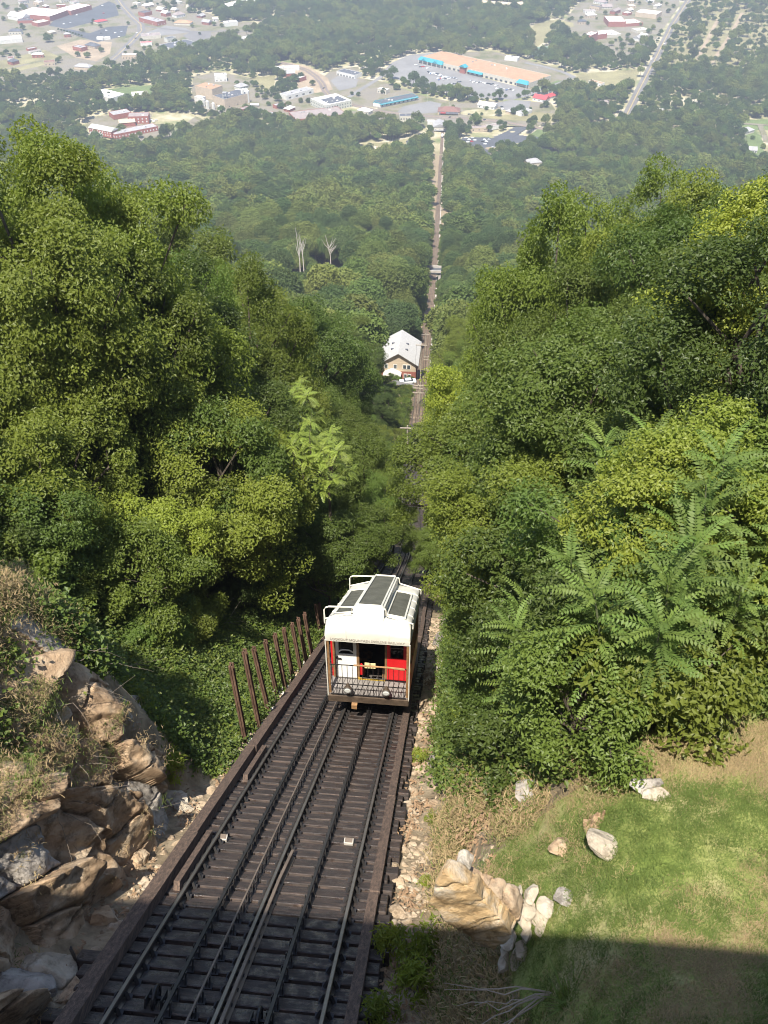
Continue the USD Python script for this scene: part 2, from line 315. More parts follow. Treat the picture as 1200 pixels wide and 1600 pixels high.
for x, Yb in ((-1.0, 5.75), (.62, 5.5)):                      # sheaves that carry the cable
    t, n = frame(Yb); c = np.array([x, Yb, P(Yb)]) - n * .07
    b = MB(); ang = np.linspace(0, 2 * np.pi, 17)[:-1]
    ring = c + .17 * (np.cos(ang)[:, None] * t + np.sin(ang)[:, None] * n)
    b.tube(np.vstack([ring, ring[:1]]), .03, 6); b.bar(c - [.14, 0, 0], c + [.14, 0, 0], .04)
    for s in (-1, 1): b.bar(c + [s * .12, 0, 0] - n * .12, c + [s * .12, 0, 0] + n * .06, .02, .3)
    for k in range(4):
        a = k * np.pi / 4; dvec = .17 * (math.cos(a) * t + math.sin(a) * n); b.bar(c - dvec, c + dvec, .025)
    obj('cable_sheave', b, M['iron'], track)
# ballast: dark between the sleepers near the top, pale gravel on the long straight below
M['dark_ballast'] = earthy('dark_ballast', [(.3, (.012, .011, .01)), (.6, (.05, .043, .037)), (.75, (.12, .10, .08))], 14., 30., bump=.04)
M['gravel'] = earthy('gravel', [(.3, (.11, .085, .065)), (.55, (.2, .155, .115)), (.75, (.28, .23, .17))], .35, 2., bump=.05, mixs=[(.3, (.55, .5, .45)), (.6, (1.05, 1., .98))])
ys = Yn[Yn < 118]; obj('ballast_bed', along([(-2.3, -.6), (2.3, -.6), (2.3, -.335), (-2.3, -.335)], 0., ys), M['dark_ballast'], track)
ys = Yn[Yn >= 108]; obj('gravel_bed', along([(-2.6, -.9), (2.6, -.9), (2.1, -.25), (-2.1, -.25)], 0., ys), M['gravel'], track)
M['conc'] = plain('concrete', (.42, .39, .35), rough=.85, vary=.2, scale=.5)
ys = Yn[Yn >= 130]; obj('walkway', along(flat_prof(.7, -.2, -.1), 2.5 + .9 * np.exp(-((ys - 640) / 40.) ** 2), ys), M['conc'], track)
# ---------------------------------------------------------------- the incline car
M['cream'] = plain('cream_paint', (.64, .615, .54), rough=.42, vary=.12, scale=1.5)
M['white'] = plain('white_paint', (.78, .77, .74), rough=.4, vary=.04)
M['red'] = plain('red_paint', (.56, .012, .016), rough=.35, vary=.08)
M['oak'] = plain('varnished_wood', (.23, .13, .06), rough=.45, vary=.3, scale=8)
M['carframe'] = plain('brown_steel', (.07, .05, .035), rough=.5, vary=.35, scale=6)
M['deckplate'] = plain('grey_floor', (.16, .145, .135), rough=.75, vary=.2, scale=9)
M['tarp'] = earthy('khaki_mesh', [(.3, (.075, .075, .06)), (.7, (.13, .13, .105))], 2., 40., rough=.7, bump=.004)
M['yellow'] = plain('yellow_paint', (.62, .42, .06), rough=.5)
M['paper'] = plain('pale_paper', (.75, .66, .36), rough=.8)
M['lettering'] = plain('grey_lettering', (.33, .30, .27), rough=.5)
M['black'] = plain('black_rubber', (.012, .012, .013), rough=.55)
M['lens'] = plain('lamp_glass', (.45, .45, .43), rough=.25, spec=.6)
M['chrome'] = plain('lamp_metal', (.32, .31, .29), rough=.4, metal=.8)
M['interior'] = plain('interior_panel', (.06, .05, .045), rough=.6)
M['pane'] = material('window_glass', {'f': ('fresnel', {'IOR': 1.5}), 't': ('transparent_bsdf', {'color': (.45, .47, .48)}), 'g': ('glossy_bsdf', {'roughness': .03}), 'x': ('mix_closure', {})},
                     [('f.fac', 'x.fac'), ('t.BSDF', 'x.closure1'), ('g.BSDF', 'x.closure2')], surface='x.closure')
def build_car(root, Y0, kindc=True):
    """Parts of the car in its own frame: x across, y down the line (level), z up, origin on the rails under the front edge."""
    sl = float((P(Y0 + 4) - P(Y0)) / 4)
    LEN, FL = 6.3, .9
    def zs(y): return sl * y
    def sheared(v): v = np.array(v, float); v[:, 2] += sl * v[:, 1]; return v
    def sbox(mb, c, size): v = BOXV * np.asarray(size) / 2 + np.asarray(c); mb.add(sheared(v), BOXF)
    # under-frame and platforms
    b = MB(); sbox(b, (0, LEN / 2 + .2, .55), (1.7, LEN - .9, .34))
    for s in (-1, 1): sbox(b, (s * .95, LEN / 2, .62), (.14, LEN - .2, .26))
    obj('underframe', b, M['black'], root)
    b = MB(); b.box((0, -.02, .74), (2.46, .12, .25)); obj('buffer_beam', b, M['carframe'], root)
    obj('hand_block', MB().box((-.42, -.14, .53), (.17, .12, .17)), M['oak'], root)
    for x in (-.762, .762):
        for yy in (1.4, 2.2, 4.3, 5.1):
            m = MB(); ang = np.linspace(0, 2 * np.pi, 19)[:-1]
            ring = np.c_[0 * ang, .27 * np.cos(ang), .27 * np.sin(ang)] + [x, yy, sl * yy + .29]
            m.add(np.vstack([ring + [.05, 0, 0], ring - [.05, 0, 0]]), [[k, (k + 1) % 18, 18 + (k + 1) % 18, 18 + k] for k in range(18)])
            m.add(ring + [.05, 0, 0], [[0, k, k + 1] for k in range(1, 17)]); m.add(ring - [.05, 0, 0], [[0, k + 1, k] for k in range(1, 17)])
            obj('wheel', m, M['black'], root)
    obj('platform', MB().box((0, .34, FL - .02), (2.4, .68, .04)), M['deckplate'], root)
    # stepped floor inside
    for k in range(5):
        y = .7 + k * .95; obj('floor_step', MB().box((0, y + .475, FL + sl * (y + .475) - .18), (2.3, .95, .32)), M['interior'], root)
    # end wall: white door, open middle, red door
    yd = .66
    w = MB()
    for x, hw in ((-1.1, .045), (-.38, .04), (.475, .03), (1.14, .03)): w.box((x, yd + .02, FL + 1.15), (2 * hw, .09, 2.3))
    w.box((0, yd + .02, FL + 2.4), (2.36, .09, .28)); obj('end_frame', w, M['oak'], root)
    def door(nm, x0, x1, m, hz, lab):
        d = MB(); xc, ww = (x0 + x1) / 2, x1 - x0; top = FL + 2.25
        d.box((xc, yd, (FL + .03 + hz) / 2), (ww, .05, hz - FL - .03)); d.box((xc, yd, (hz + .85 + top) / 2), (ww, .05, top - hz - .85))
        for s in (-1, 1): d.box((xc + s * (ww / 2 - .05), yd, hz + .425), (.1, .05, .85))
        o = obj(nm, d, m, root, label=lab)
        obj('window_pane', MB().box((xc, yd + .005, hz + .425), (ww - .2, .008, .85)), M['pane'], o)
        return o, xc, ww
    o, xc, ww = door('door', -1.06, -.42, M['white'], FL + 1.08, 'white end door with arched window and black handle')
    b = MB(); a = np.linspace(0, np.pi, 11); b.tube(np.c_[xc + .2 * np.cos(a), 0 * a + yd - .03, FL + 1.19 + .1 * np.sin(a)], .022, 5); obj('window_arch', b, M['white'], o)
    b = MB(); b.box((xc - .27, yd - .04, FL + .93), (.06, .06, .1)); b.bar([xc - .27, yd - .07, FL + .93], [xc - .14, yd - .07, FL + .925], .025); obj('handle', b, M['black'], o)
    o, xc, ww = door('door', .51, 1.11, M['red'], FL + 1.02, 'red end door')
    obj('window_bar', MB().bar([xc - .2, yd - .03, FL + 1.5], [xc + .2, yd - .03, FL + 1.5], .015), M['chrome'], o)
    obj('side_strip', MB().box((-1.17, yd + .05, FL + 1.2), (.07, .08, 1.35)), M['red'], root)
    obj('stair_tread', MB().box((.04, yd - .06, FL + .04), (.84, .05, .025)), M['yellow'], root)
    obj('fire_bottle', MB().tube([[-.3, yd + .1, FL + .1], [-.3, yd + .1, FL + .5], [-.3, yd + .1, FL + .56]], [.06, .06, .02], 10), M['red'], root)
    for x in (-.12, .06): obj('notice', MB().box((x, yd + .16, FL + .42), (.155, .01, .24)), M['paper'], root)
    # seats, seen dimly
    for k in range(4):
        y = 1.5 + k * .98; z = FL + sl * (y + .4)
        for s in (-1, 1):
            q = MB(); q.box((s * .68, y + .2, z + .35), (.8, .42, .1)); q.box((s * .68, y, z + .62), (.8, .08, .5)); obj('seat', q, M['oak'], root)
    # side walls: lower panel, posts, windows
    for s in (-1, 1):
        b = MB(); sbox(b, (s * 1.19, LEN / 2 + .15, FL + .35), (.05, LEN - 1.35, 1.0)); sp = obj('side_panel', b, M['red'], root)
        b = MB(); sbox(b, (s * 1.19, LEN / 2 + .15, FL + 2.52), (.05, LEN - 1.35, .6)); obj('letter_board', b, M['cream'], root)
        for k in range(6):
            y = .84 + k * .99
            b = MB(); sbox(b, (s * 1.19, y, FL + 1.53), (.055, .09, 1.38)); obj('window_post', b, M['oak'], root)
            if k < 5:
                b = MB(); sbox(b, (s * 1.185, y + .49, FL + 1.53), (.008, .89, 1.36)); obj('window_pane', b, M['pane'], root)
        for yy in (.04, LEN - .04):
            obj('corner_post', MB().bar([s * 1.17, yy, FL + zs(yy) - .1], [s * 1.17, yy, FL + zs(yy) + 2.5], .065), M['oak'], root)
        obj('grab_rail', MB().tube([[s * 1.23, -.03, FL - .1], [s * 1.23, -.03, FL + 2.4]], .018, 6), M['cream'], root)
    b = MB(); b.box((0, LEN - .7, FL + zs(LEN - .7) + 1.3), (2.3, .06, 2.6)); obj('rear_wall', b, M['red'], root)
    obj('rear_platform', MB().box((0, LEN - .34, FL + zs(LEN) + .2), (2.4, .68, .06)), M['deckplate'], root)
    # roof: a sloping shell with curved hoods at both ends, and a raised middle
    prof = [(-.02, 3.30), (-.03, 3.52), (.0, 3.68), (.09, 3.8), (.28, 3.88)]
    ys_ = [a for a, _ in prof]; zz = [c for _, c in prof]
    yb = [.9] + list(np.linspace(1.6, LEN - .5, 8)); ys_ += yb; zz += [3.88 + sl * (y - .28) for y in yb]
    zr = zz[-1]; yr = ys_[-1]
    ys_ += [yr + .2, yr + .33, yr + .4, yr + .42]; zz += [zr - .3, zr - .5, zr - .72, zr - .95]
    ys_, zz = np.array(ys_), np.array(zz)
    xs = np.array([-1.24, -1.21, -1.1, -.8, -.42, 0, .42, .8, 1.1, 1.21, 1.24]); cr = np.array([-.16, -.05, .02, .09, .15, .17, .15, .09, .02, -.05, -.16])
    wt = np.clip((zz - 3.3 - np.minimum(sl * (ys_ - .28), 0)) / .58, 0, 1); wt[-4:] = [.8, .5, .2, 0]; 
    V = np.stack([np.broadcast_to(xs, (len(ys_), 11)), np.repeat(ys_[:, None], 11, 1), zz[:, None] + cr[None] * wt[:, None]], -1)
    i, j = np.meshgrid(np.arange(len(ys_) - 1), np.arange(10), indexing='ij')
    q = np.stack([i * 11 + j, i * 11 + j + 1, (i + 1) * 11 + j + 1, (i + 1) * 11 + j], -1).reshape(-1, 4)
    vt = V.reshape(-1, 3); nn = len(vt); inner = vt - [0, 0, .05]; inner[:, 0] *= .985
    edge = [k for k in range(11)] + [11 * k + 10 for k in range(1, len(ys_))] + [nn - 2 - k for k in range(10)] + [11 * k for k in range(len(ys_) - 2, 0, -1)]
    rim = [[edge[k], edge[k] + nn, edge[(k + 1) % len(edge)] + nn, edge[(k + 1) % len(edge)]] for k in range(len(edge))]
    roof = obj('roof', MB().add(np.vstack([vt, inner]), np.vstack([q, q[:, ::-1] + nn, rim])), M['cream'], root, smooth=40)
    txt = meshkit.text_mesh('LOOKOUT MOUNTAIN INCLINE RAILWAY', .085, depth=.006); tv = np.array(txt.vertices); wdt = np.ptp(tv[:, 0])
    tv = np.c_[(tv[:, 0] - tv[:, 0].min()) / wdt * 2.16 - 1.08, -.036 - tv[:, 2] - .0 * tv[:, 1], 3.33 + tv[:, 1]]
    obj('lettering', (tv, np.array(txt.faces)), M['lettering'], roof, kind='stuff')
    for yy in (1.35, 2.45, 3.55, 4.65):
        for sx in (0, 6):
            k_ = slice(sx, sx + 5); pz_ = 3.88 + sl * (yy - .28) + cr[k_] + .004; obj('roof_seam', MB().tube(np.c_[xs[k_], np.full(5, yy), pz_], .014, 4), M['cream'], roof)
    for xx in (-.62, .62): obj('hood_seam', MB().tube([[xx, -.036, 3.36], [xx, -.04, 3.55], [xx, .0, 3.78], [xx, .1, 3.93], [xx, .26, 4.0]], .007, 4), M['cream'], roof)
    # raised middle
    c0, c1, hgt = -.43, .45, .34
    b = MB(); ya, ye = .30, LEN - .55
    zt = lambda y: 4.00 + sl * (y - .36) + hgt
    V = []
    for y, zb, z in ((.04, 3.74, 3.76), (.3, 3.96, 4.00 + hgt - .03), (.36, 3.96, 4.00 + hgt + .0), (ye, 3.95 + sl * (ye - .28), zt(ye)), (ye + .16, 3.85 + sl * (ye - .28), zt(ye) - .3)):
        V += [[c0, y, zb], [c0, y, z], [c1, y, z], [c1, y, zb]]
    for k in range(4): b.add(V[4 * k:4 * k + 8], [[0, 1, 5, 4], [1, 2, 6, 5], [2, 3, 7, 6], [3, 0, 4, 7]])
    obj('clerestory', b, M['cream'], roof)
    # mesh-covered openings
    def panel(nm, quad, rough_=.02):
        qd = np.asarray(quad, float); n = 12; u = np.linspace(0, 1, n); uu, vv = np.meshgrid(u, u)
        g = ((1 - uu) * (1 - vv))[..., None] * qd[0] + (uu * (1 - vv))[..., None] * qd[1] + (uu * vv)[..., None] * qd[2] + ((1 - uu) * vv)[..., None] * qd[3]
        g[..., 2] += rough_ * (np.sin(vv * 19 + uu * 2) * .5 + .5) * np.sin(uu * np.pi) - rough_ * .2
        v, f = grid_mesh(g[..., 0], g[..., 1], g[..., 2]); m = trimesh.Trimesh(v, np.vstack([f[:, [0, 1, 2]], f[:, [0, 2, 3]]]), process=False)
        vb = v - [0, 0, .02]; t = np.asarray(m.faces)
        ring = [k for k in range(n)] + [n * k + n - 1 for k in range(1, n)] + [n * n - 2 - k for k in range(n - 1)] + [n * k for k in range(n - 2, 0, -1)]
        side = [[ring[k], ring[k] + n * n, ring[(k + 1) % len(ring)] + n * n] for k in range(len(ring))] + [[ring[k], ring[(k + 1) % len(ring)] + n * n, ring[(k + 1) % len(ring)]] for k in range(len(ring))]
        s_ = obj(nm, (np.vstack([v, vb]), np.vstack([t, t[:, ::-1] + n * n, side])), M['tarp'], roof, smooth=40)
        fr = MB()
        for k in range(4): fr.bar(qd[k] + [0, 0, .02], qd[(k + 1) % 4] + [0, 0, .02], .05, .05)
        obj('frame', fr, M['cream'], s_)
    y1, y2 = .62, LEN - 1.1
    zt2 = lambda y: zt(y) + .015
    panel('roof_panel', [[c0 + .09, y1 - .1, zt2(y1 - .1)], [c1 - .09, y1 - .1, zt2(y1 - .1)], [c1 - .09, y2 + .5, zt2(y2 + .5)], [c0 + .09, y2 + .5, zt2(y2 + .5)]], .012)
    zsd = lambda x, y: 3.88 + sl * (y - .28) + np.interp(abs(x), [.42, .8, 1.1], [.15, .09, .02]) + .035
    for s, e in ((-1, -c0), (1, c1)):
        a, c = s * (e + .06), s * 1.03
        y3 = y1 + 3.7
        panel('roof_panel', [[a, y1, zsd(a, y1)], [c, y1, zsd(c, y1)], [c, y3, zsd(c, y3)], [a, y3, zsd(a, y3)]][::s], .035)
    # white tube rails on the roof
    def hoop(y, left_h):
        zq = lambda x: 3.88 + sl * (y - .28) + np.interp(abs(x), [.42, .8, 1.1, 1.21, 1.3], [.15, .09, .02, -.05, -.12])
        zc = 4.00 + hgt + sl * (y - .28)
        b = MB(); X = 1.28
        b.tube([[-X, y, zq(X) - .12], [-X, y, zc - .14], [-X + .05, y, zc - .05], [-X + .14, y, zc], [c0, y, zc + .04], [c0 - .0, y, zc + .04], [c1 + .02, y, zc + .04]], .024, 7)
        b.tube([[-X, y, zq(X) + .06], [-.5, y, zq(.42) + .1], [-.46, y, zc]], .02, 6)
        b.tube([[c1 + .02, y, zc + .04], [c1 + .05, y, zc - .02], [c1 + .06, y, zq(.42) + .12], [c1 + .1, y, zq(.5) + .08], [X, y, zq(X) + .08], [X, y, zq(X) - .12]], .024, 7)
        obj('roof_rail', b, M['cream'], root, smooth=50)
    hoop(.34, 1); hoop(LEN - .62, 1)
    # railing in front of the platform
    r = MB(); zt_, yf = FL + 1.38, -.05
    r.tube([[-.42, yf, zt_ + .02], [.6, yf, zt_ + .02], [1.02, yf - .02, zt_ + .01], [1.1, yf - .02, zt_]], [.026, .03, .04, .03], 7)
    top = obj('railing', r, M['oak'], root, label='pale wooden top rail over thin black bars')
    r = MB(); r.bar([-1.14, yf, zt_], [1.14, yf, zt_], .022); r.bar([-1.14, yf, FL + .52], [1.14, yf, FL + .52], .025); r.bar([-1.14, yf, FL + .04], [1.14, yf, FL + .04], .03); obj('rail_bars', r, M['iron'], top)
    for k in range(15):
        x = -1.08 + k * 2.16 / 14; obj('baluster', MB().bar([x, yf, FL], [x, yf, zt_ - (.0 if x < 1 else .02)], .016), M['iron'], top)
    for k in range(24):
        x = -1.08 + k * 2.16 / 23; obj('floor_bar', MB().bar([x, yf, FL + .03], [x * 1.03, yf + .3, FL + .006], .014), M['iron'], top)
    for x in (-.6, .56):
        b = MB(); z = FL - .0 + .48
        b.tube([[x, yf - .04, z], [x, yf - .12, z], [x, yf - .2, z]], [.07, .115, .12], 14); b.tube([[x, yf - .14, z + .08], [x, yf - .12, z + .17], [x, yf - .12, z + .22]], [.07, .05, .012], 8)
        b.bar([x, yf - .1, z - .1], [x, yf - .04, z - .36], .1, .08); hl = obj('headlight', b, M['carframe'], root, smooth=50)
        obj('rim', MB().tube([[x, yf - .2, z], [x, yf - .222, z]], .122, 16), M['chrome'], hl); obj('lens', MB().tube([[x, yf - .222, z], [x, yf - .236, z]], [.1, .07], 16), M['lens'], hl)
CY = 18.13
car = thing('incline_car', (.79, CY, float(P(CY))), label='cream incline railway car on the track, with white and red end doors and two headlights', cat='railway car')
build_car(car, CY)
car2 = thing('incline_car', (float(xc(1352.)) - .1, 1352., float(P(1352.)) + .1), label='tiny white railway car far below at the foot of the straight track', cat='railway car')
b = MB(); b.box((0, 4, .8), (2.4, 8, .5)); obj('underframe', b, M['black'], car2)
b = MB(); b.box((0, 4, 1.9), (2.6, 7, 1.8)); o = obj('body', b, M['red'], car2)
b = MB(); b.box((0, 4, 2.95), (2.9, 8.6, .3)); b.box((0, 4, 3.25), (1.2, 7, .3)); obj('roof', b, M['white'], car2)
for k in (-1, 1): obj('window', MB().box((k * .6, .49, 2.2), (.9, .05, .8)), M['black'], o)
obj('end_rail', MB().box((0, -.2, 1.5), (2.4, .1, .9)), M['white'], car2)
# ---------------------------------------------------------------- the station that throws its shadow into the picture
M['stone'] = earthy('station_stone', [(.3, (.24, .21, .18)), (.7, (.4, .36, .31))], .8, 4., bump=.02)
st = thing('station_building', (0, 0, 0), label='hilltop station with a roofed viewing deck, its shadow falling across lawn and sleepers', cat='building')
obj('wall', MB().box((2, -5.2, 423.6), (40, 8.4, 12.2)), M['stone'], st)
obj('deck', MB().box((2, -4.2, 428.25), (40, 8.9, .2)), M['conc'], st)
obj('roof', MB().box((2, -4.9, 432.95), (42, 7.2, .3)), M['stone'], st)
for k in range(9): obj('post', MB().box((-16 + k * 4.5, -1.6, 430.6), (.2, .2, 4.4)), M['iron'], st)
obj('railing', MB().bar([-18, .1, 429.2], [22, .1, 429.2], .06), M['iron'], st)

# ---------------------------------------------------------------- rusty posts along the left edge
M['rust'] = earthy('rusty_steel', [(.3, (.06, .035, .026)), (.5, (.13, .078, .056)), (.7, (.2, .125, .092))], 2.5, 14., rough=.75, bump=.004, aniso=(4, 4, 1))
def tpt(px, py, off=0.): # ground beside the track
    d = ray(px, py); c = [(CAM + d * t) for t in np.linspace(8, 60, 1500)]
    c = np.array(c); k = np.argmax(c[:, 2] < H(c[:, 0], c[:, 1])); return c[k]
posts = [((385, 1162), (361, 1038)), ((406, 1137), (382, 1016)), ((421, 1112), (397, 1012)), ((434, 1087), (415, 1001)), ((447, 1077), (430, 991)), ((459, 1063), (444, 982)), ((471, 1049), (457, 974)), ((481, 1040), (466, 966)), ((490, 1030), (475, 958)), ((502, 992), (493, 945)), ((507, 988), (499, 943))]
looks = ['nearest rusty steel post beside the left edge of the track', 'second rusty steel post up the left edge, in leaf shade', 'third rusty post from the camera left of the track', 'fourth rusty post from the camera left of the track', 'fifth rusty post from the camera left of the track', 'sixth rusty post with a dark bite of shade below its tip', 'seventh rusty post, half lost in the shade of the trees', 'eighth post, dark under the overhanging trees', 'ninth post, dark under the trees close to the car', 'rusty post showing beside the left roof rail of the car', 'farthest rusty post, just left of the car roof']
for ((bx, by), (tx, ty)), lab in zip(posts, looks):
    g = tpt(bx, by); g[2] = H(g[0], g[1])
    top = atY(tx, ty, g[1]); h = top[2] - g[2]; lean = np.clip((top[0] - g[0]) / h, -.08, .08)
    x = thing('steel_post', g - [0, 0, .3], label=lab, cat='post', group='rusty posts along the track')
    m = MB(); L = h + .3
    for cx, cy, sx, sy in ((0, -.06, .12, .014), (0, .06, .12, .014), (0, 0, .014, .134)):
        v = BOXV * np.array([sx, sy, L]) / 2 + np.array([cx, cy, L / 2]); v[:, 0] += v[:, 2] * lean; m.add(v, BOXF)
    obj('beam', m, M['rust'], x)
    obj('foot', MB().box((0, 0, .28), (.4, .34, .12)), M['conc'], x)

# ---------------------------------------------------------------- rock
def rock_mesh(seed, size, cuts=16, sub=4, rough=.05, strat=.0, flat=.62):
    r = np.random.default_rng(seed); m = trimesh.creation.icosphere(subdivisions=sub); v = np.array(m.vertices)
    for k in range(cuts):
        n = r.normal(size=3) * [1, 1, 1.25]; n /= np.linalg.norm(n); d = r.uniform(flat, .93)
        v -= np.clip(v @ n - d, 0, None)[:, None] * n
    v *= size
    s = 1.6 / max(size)
    n1 = meshkit.fbm(v * s * 1.3 + seed, 4, seed); crack = np.abs(meshkit.noise(v * s * np.array([1., 1., 2.2]) * 1.1 + seed * 3.1, seed + 5) - .5)
    disp = (n1 - .5) * rough * 3 - np.clip(.05 - crack, 0, .05) * rough * 26
    if strat: disp += strat * (np.abs(((v[:, 2] + .25 * v[:, 0]) / (.22 * max(size))) % 1 - .5) - .25)
    nrm = v / (np.asarray(size) ** 2); nrm /= np.linalg.norm(nrm, axis=1, keepdims=True)
    v += nrm * disp[:, None] * np.mean(size)
    return v, np.asarray(m.faces)
def rockmat(name, a, b, c, stain=.45):
    n = {'g': ('geometry', {}), 'mp': ('mapping', {'rotation': (.35, .5, 0.), 'scale': (1., 1., 1.5)}), 'n': ('noise_texture', {'scale': 1.3, 'detail': 9., 'roughness': .68}), 'r': ('rgb_ramp', {'ramp': [(.3, a), (.5, b), (.66, c)]}),
         'v': ('noise_texture', {'scale': 3.6, 'detail': 6., 'roughness': .75}), 'vr': ('rgb_ramp', {'ramp': [(.36, (stain, stain * .97, stain * .93)), (.5, (1, 1, 1)), (.7, (1.15, 1.12, 1.08))]}), 'm': ('mix_color', {'blend_type': 'multiply', 'fac': 1., 'use_clamp': False}),
         'n3': ('noise_texture', {'scale': 7., 'detail': 8., 'roughness': .72}), 'b': ('bump', {'strength': 1., 'distance': .06}), 'p': ('principled_bsdf', {'roughness': .9, 'specular_ior_level': .25})}
    return material(name, n, [('g.position', 'mp.vector'), ('mp.vector', 'n.vector'), ('n.fac', 'r.fac'), ('g.position', 'v.vector'), ('v.fac', 'vr.fac'), ('r.color', 'm.a'), ('vr.color', 'm.b'), ('m.result', 'p.base_color'), ('g.position', 'n3.vector'), ('n3.fac', 'b.height'), ('b.normal', 'p.normal')])
M['sandstone'] = rockmat('sandstone', (.19, .125, .08), (.37, .26, .165), (.45, .36, .26))
M['grey_rock'] = rockmat('weathered_rock', (.16, .145, .13), (.30, .27, .24), (.42, .39, .35))
M['pale_rock'] = rockmat('pale_rock', (.28, .23, .17), (.42, .36, .28), (.52, .47, .40), .6)
M['ochre_rock'] = rockmat('ochre_rock', (.26, .16, .075), (.40, .28, .15), (.50, .44, .36), .6)
def rotm(r):
    return trimesh.transformations.euler_matrix(*r)[:3, :3]
def rock_at(px, py, wpx, hpx, seed, m, name, label, cat, group=None, off=.0, rot=None, X=None, depthr=.8, **kw):
    """A rock that stands on the ground where that spot of the photograph looks."""
    q = T(px, py); t = proj(q)[2]; w = wpx / FPX * t / 2; h = hpx / FPX * t / 2
    r = np.random.default_rng(seed)
    v, f = rock_mesh(seed, (w, w * depthr, h * (.55 if name == 'boulder' else 1.)), **{**(dict(flat=.42, cuts=22, rough=.035) if name == 'boulder' else {}), **kw}); v = v @ rotm(rot if rot is not None else r.uniform(-.3, .3, 3)).T
    x = thing(name, q + [0, 0, off * h + (.1 + .2 * h if name == 'boulder' else 0)], label=label, cat=cat, group=group)
    obj('stone', (v, f), m, x, smooth=28); return x, q
# the rock face: one sheet of rock broken by joints into blocks, each block a stone of its own
cliff = thing('rock_cliff', (0, 0, 0), label='jointed sandstone cliff rising left of the track, tan and grey blocks', cat='cliff')
ny_, ns_ = 330, 210
cy, cs = np.meshgrid(np.linspace(1.0, 13.6, ny_), np.linspace(0, 1, ns_))
ct = P(cy) - .48; czl = P(cy) + _sL(cy)
wv = (meshkit.fbm(np.stack([cy * .5, cs * 2, 0 * cy], -1), 3, 41) - .5)
px_ = -2.95 - 2.5 * cs ** 1.25 + wv * .9; pz_ = ct - .25 + (czl - ct + .3) * cs ** .8
end = sstep((cy - 11.2) / 2.4); px_ -= end * .9; pz_ -= end * 1.2 * cs
r = np.random.default_rng(19); nsd = 62; sy, ss = r.uniform(.6, 14, nsd), r.uniform(-.02, 1.05, nsd)
wob_ = meshkit.fbm(np.stack([cy * 1.1, cs * 5, 0 * cy + 3], -1), 3, 5) - .5; wob2 = meshkit.fbm(np.stack([cy * 1.1, cs * 5, 0 * cy + 9], -1), 3, 6) - .5
qa = np.stack([(cy + .55 * (cs * 5)) * 1.0 + wob_ * .25, cs * 4.6 - .22 * cy + wob2 * .25], -1).reshape(-1, 2); qs = np.c_[sy + .55 * ss * 5, ss * 4.6 - .22 * sy]
dd, ii = cKDTree(qs).query(qa, k=2); cid = ii[:, 0].reshape(cy.shape); gap = (dd[:, 1] - dd[:, 0]).reshape(cy.shape)
offs = r.uniform(-.45, .5, nsd); tl1, tl2 = r.uniform(.05, .85, nsd), r.uniform(-.7, .35, nsd)
loc_ = (qa - qs[ii[:, 0]]).reshape(cy.shape + (2,))
out_ = offs[cid] + tl1[cid] * loc_[..., 0] + tl2[cid] * loc_[..., 1] - .25 * np.exp(-(gap / .05) ** 2)
out_ += (meshkit.fbm(np.stack([cy * 2.2, cs * 11, 0 * cy], -1), 5, 33) - .5) * .42
_n = meshkit.fbm(np.stack([cy * 6, cs * 30, 0 * cy + 5], -1), 4, 34) - .5; _rd = np.abs(meshkit.noise(np.stack([cy * 1.6 + cs * 3, cs * 9 - cy * .4, 0 * cy], -1), 8) - .5)
out_ += _n * .13 - .22 * np.clip(.045 - _rd, 0, .045) / .045

out_ *= np.clip(cs * 8, 0, 1) * np.clip((1 - cs) * 1.5, .0, 1) ** 1.3
nx_, nz_ = .86, .5
cv = np.stack([px_ + out_ * nx_, cy + out_ * .12, pz_ + out_ * nz_], -1)
vv_, ff_ = cv.reshape(-1, 3), grid_mesh(cy, cs, cs)[1][:, ::-1]; ff_ = np.vstack([ff_[:, [0, 1, 2]], ff_[:, [0, 2, 3]]])
fid = cid.reshape(-1)[ff_]; own_ = np.where((fid[:, 0] == fid[:, 1]) & (fid[:, 1] == fid[:, 2]), fid[:, 0], fid.max(1))
for k in range(nsd):
    fk = ff_[own_ == k]
    if len(fk) < 30: continue
    u_, inv_ = np.unique(fk, return_inverse=True); obj('stone', (vv_[u_], inv_.reshape(fk.shape)), M[('sandstone', 'sandstone', 'ochre_rock', 'sandstone', 'sandstone', 'grey_rock')[int(r.integers(6))] if ss[k] > .35 else ('grey_rock', 'sandstone', 'sandstone')[int(r.integers(3))]], cliff, smooth=40)
foot = [(95, 1350, 120, 120, 'sandstone', 'big tan boulder bulging from the middle of the left cliff'), (70, 1520, 90, 110, 'pale_rock', 'pale rounded boulder low on the cliff near the bottom edge'), (15, 1560, 130, 120, 'grey_rock', 'grey lichened boulder in the bottom left corner'), (165, 1440, 60, 60, 'sandstone', 'tan boulder at the cliff foot beside the stake'), (265, 1252, 62, 46, 'pale_rock', 'flat pale rock where the cliff foot meets the track'), (288, 1264, 34, 24, 'pale_rock', 'small pale stone at the sleeper ends by the cliff foot'), (205, 1350, 60, 44, 'sandstone', 'brown rock leaning at the cliff foot'), (120, 1560, 70, 60, 'sandstone', 'brown rock beside the lowest left sleepers'), (240, 1225, 40, 60, 'sandstone', 'upright rock among the weeds at the right end of the cliff')]
for k, (px, py, w, h, mm, lab) in enumerate(foot): rock_at(px, py, w * 1.15, h * 1.1, 140 + k, M[mm], 'cliff_boulder', lab, 'boulder', depthr=.8, cuts=20, rough=.05, strat=.03, off=.05, flat=.5)
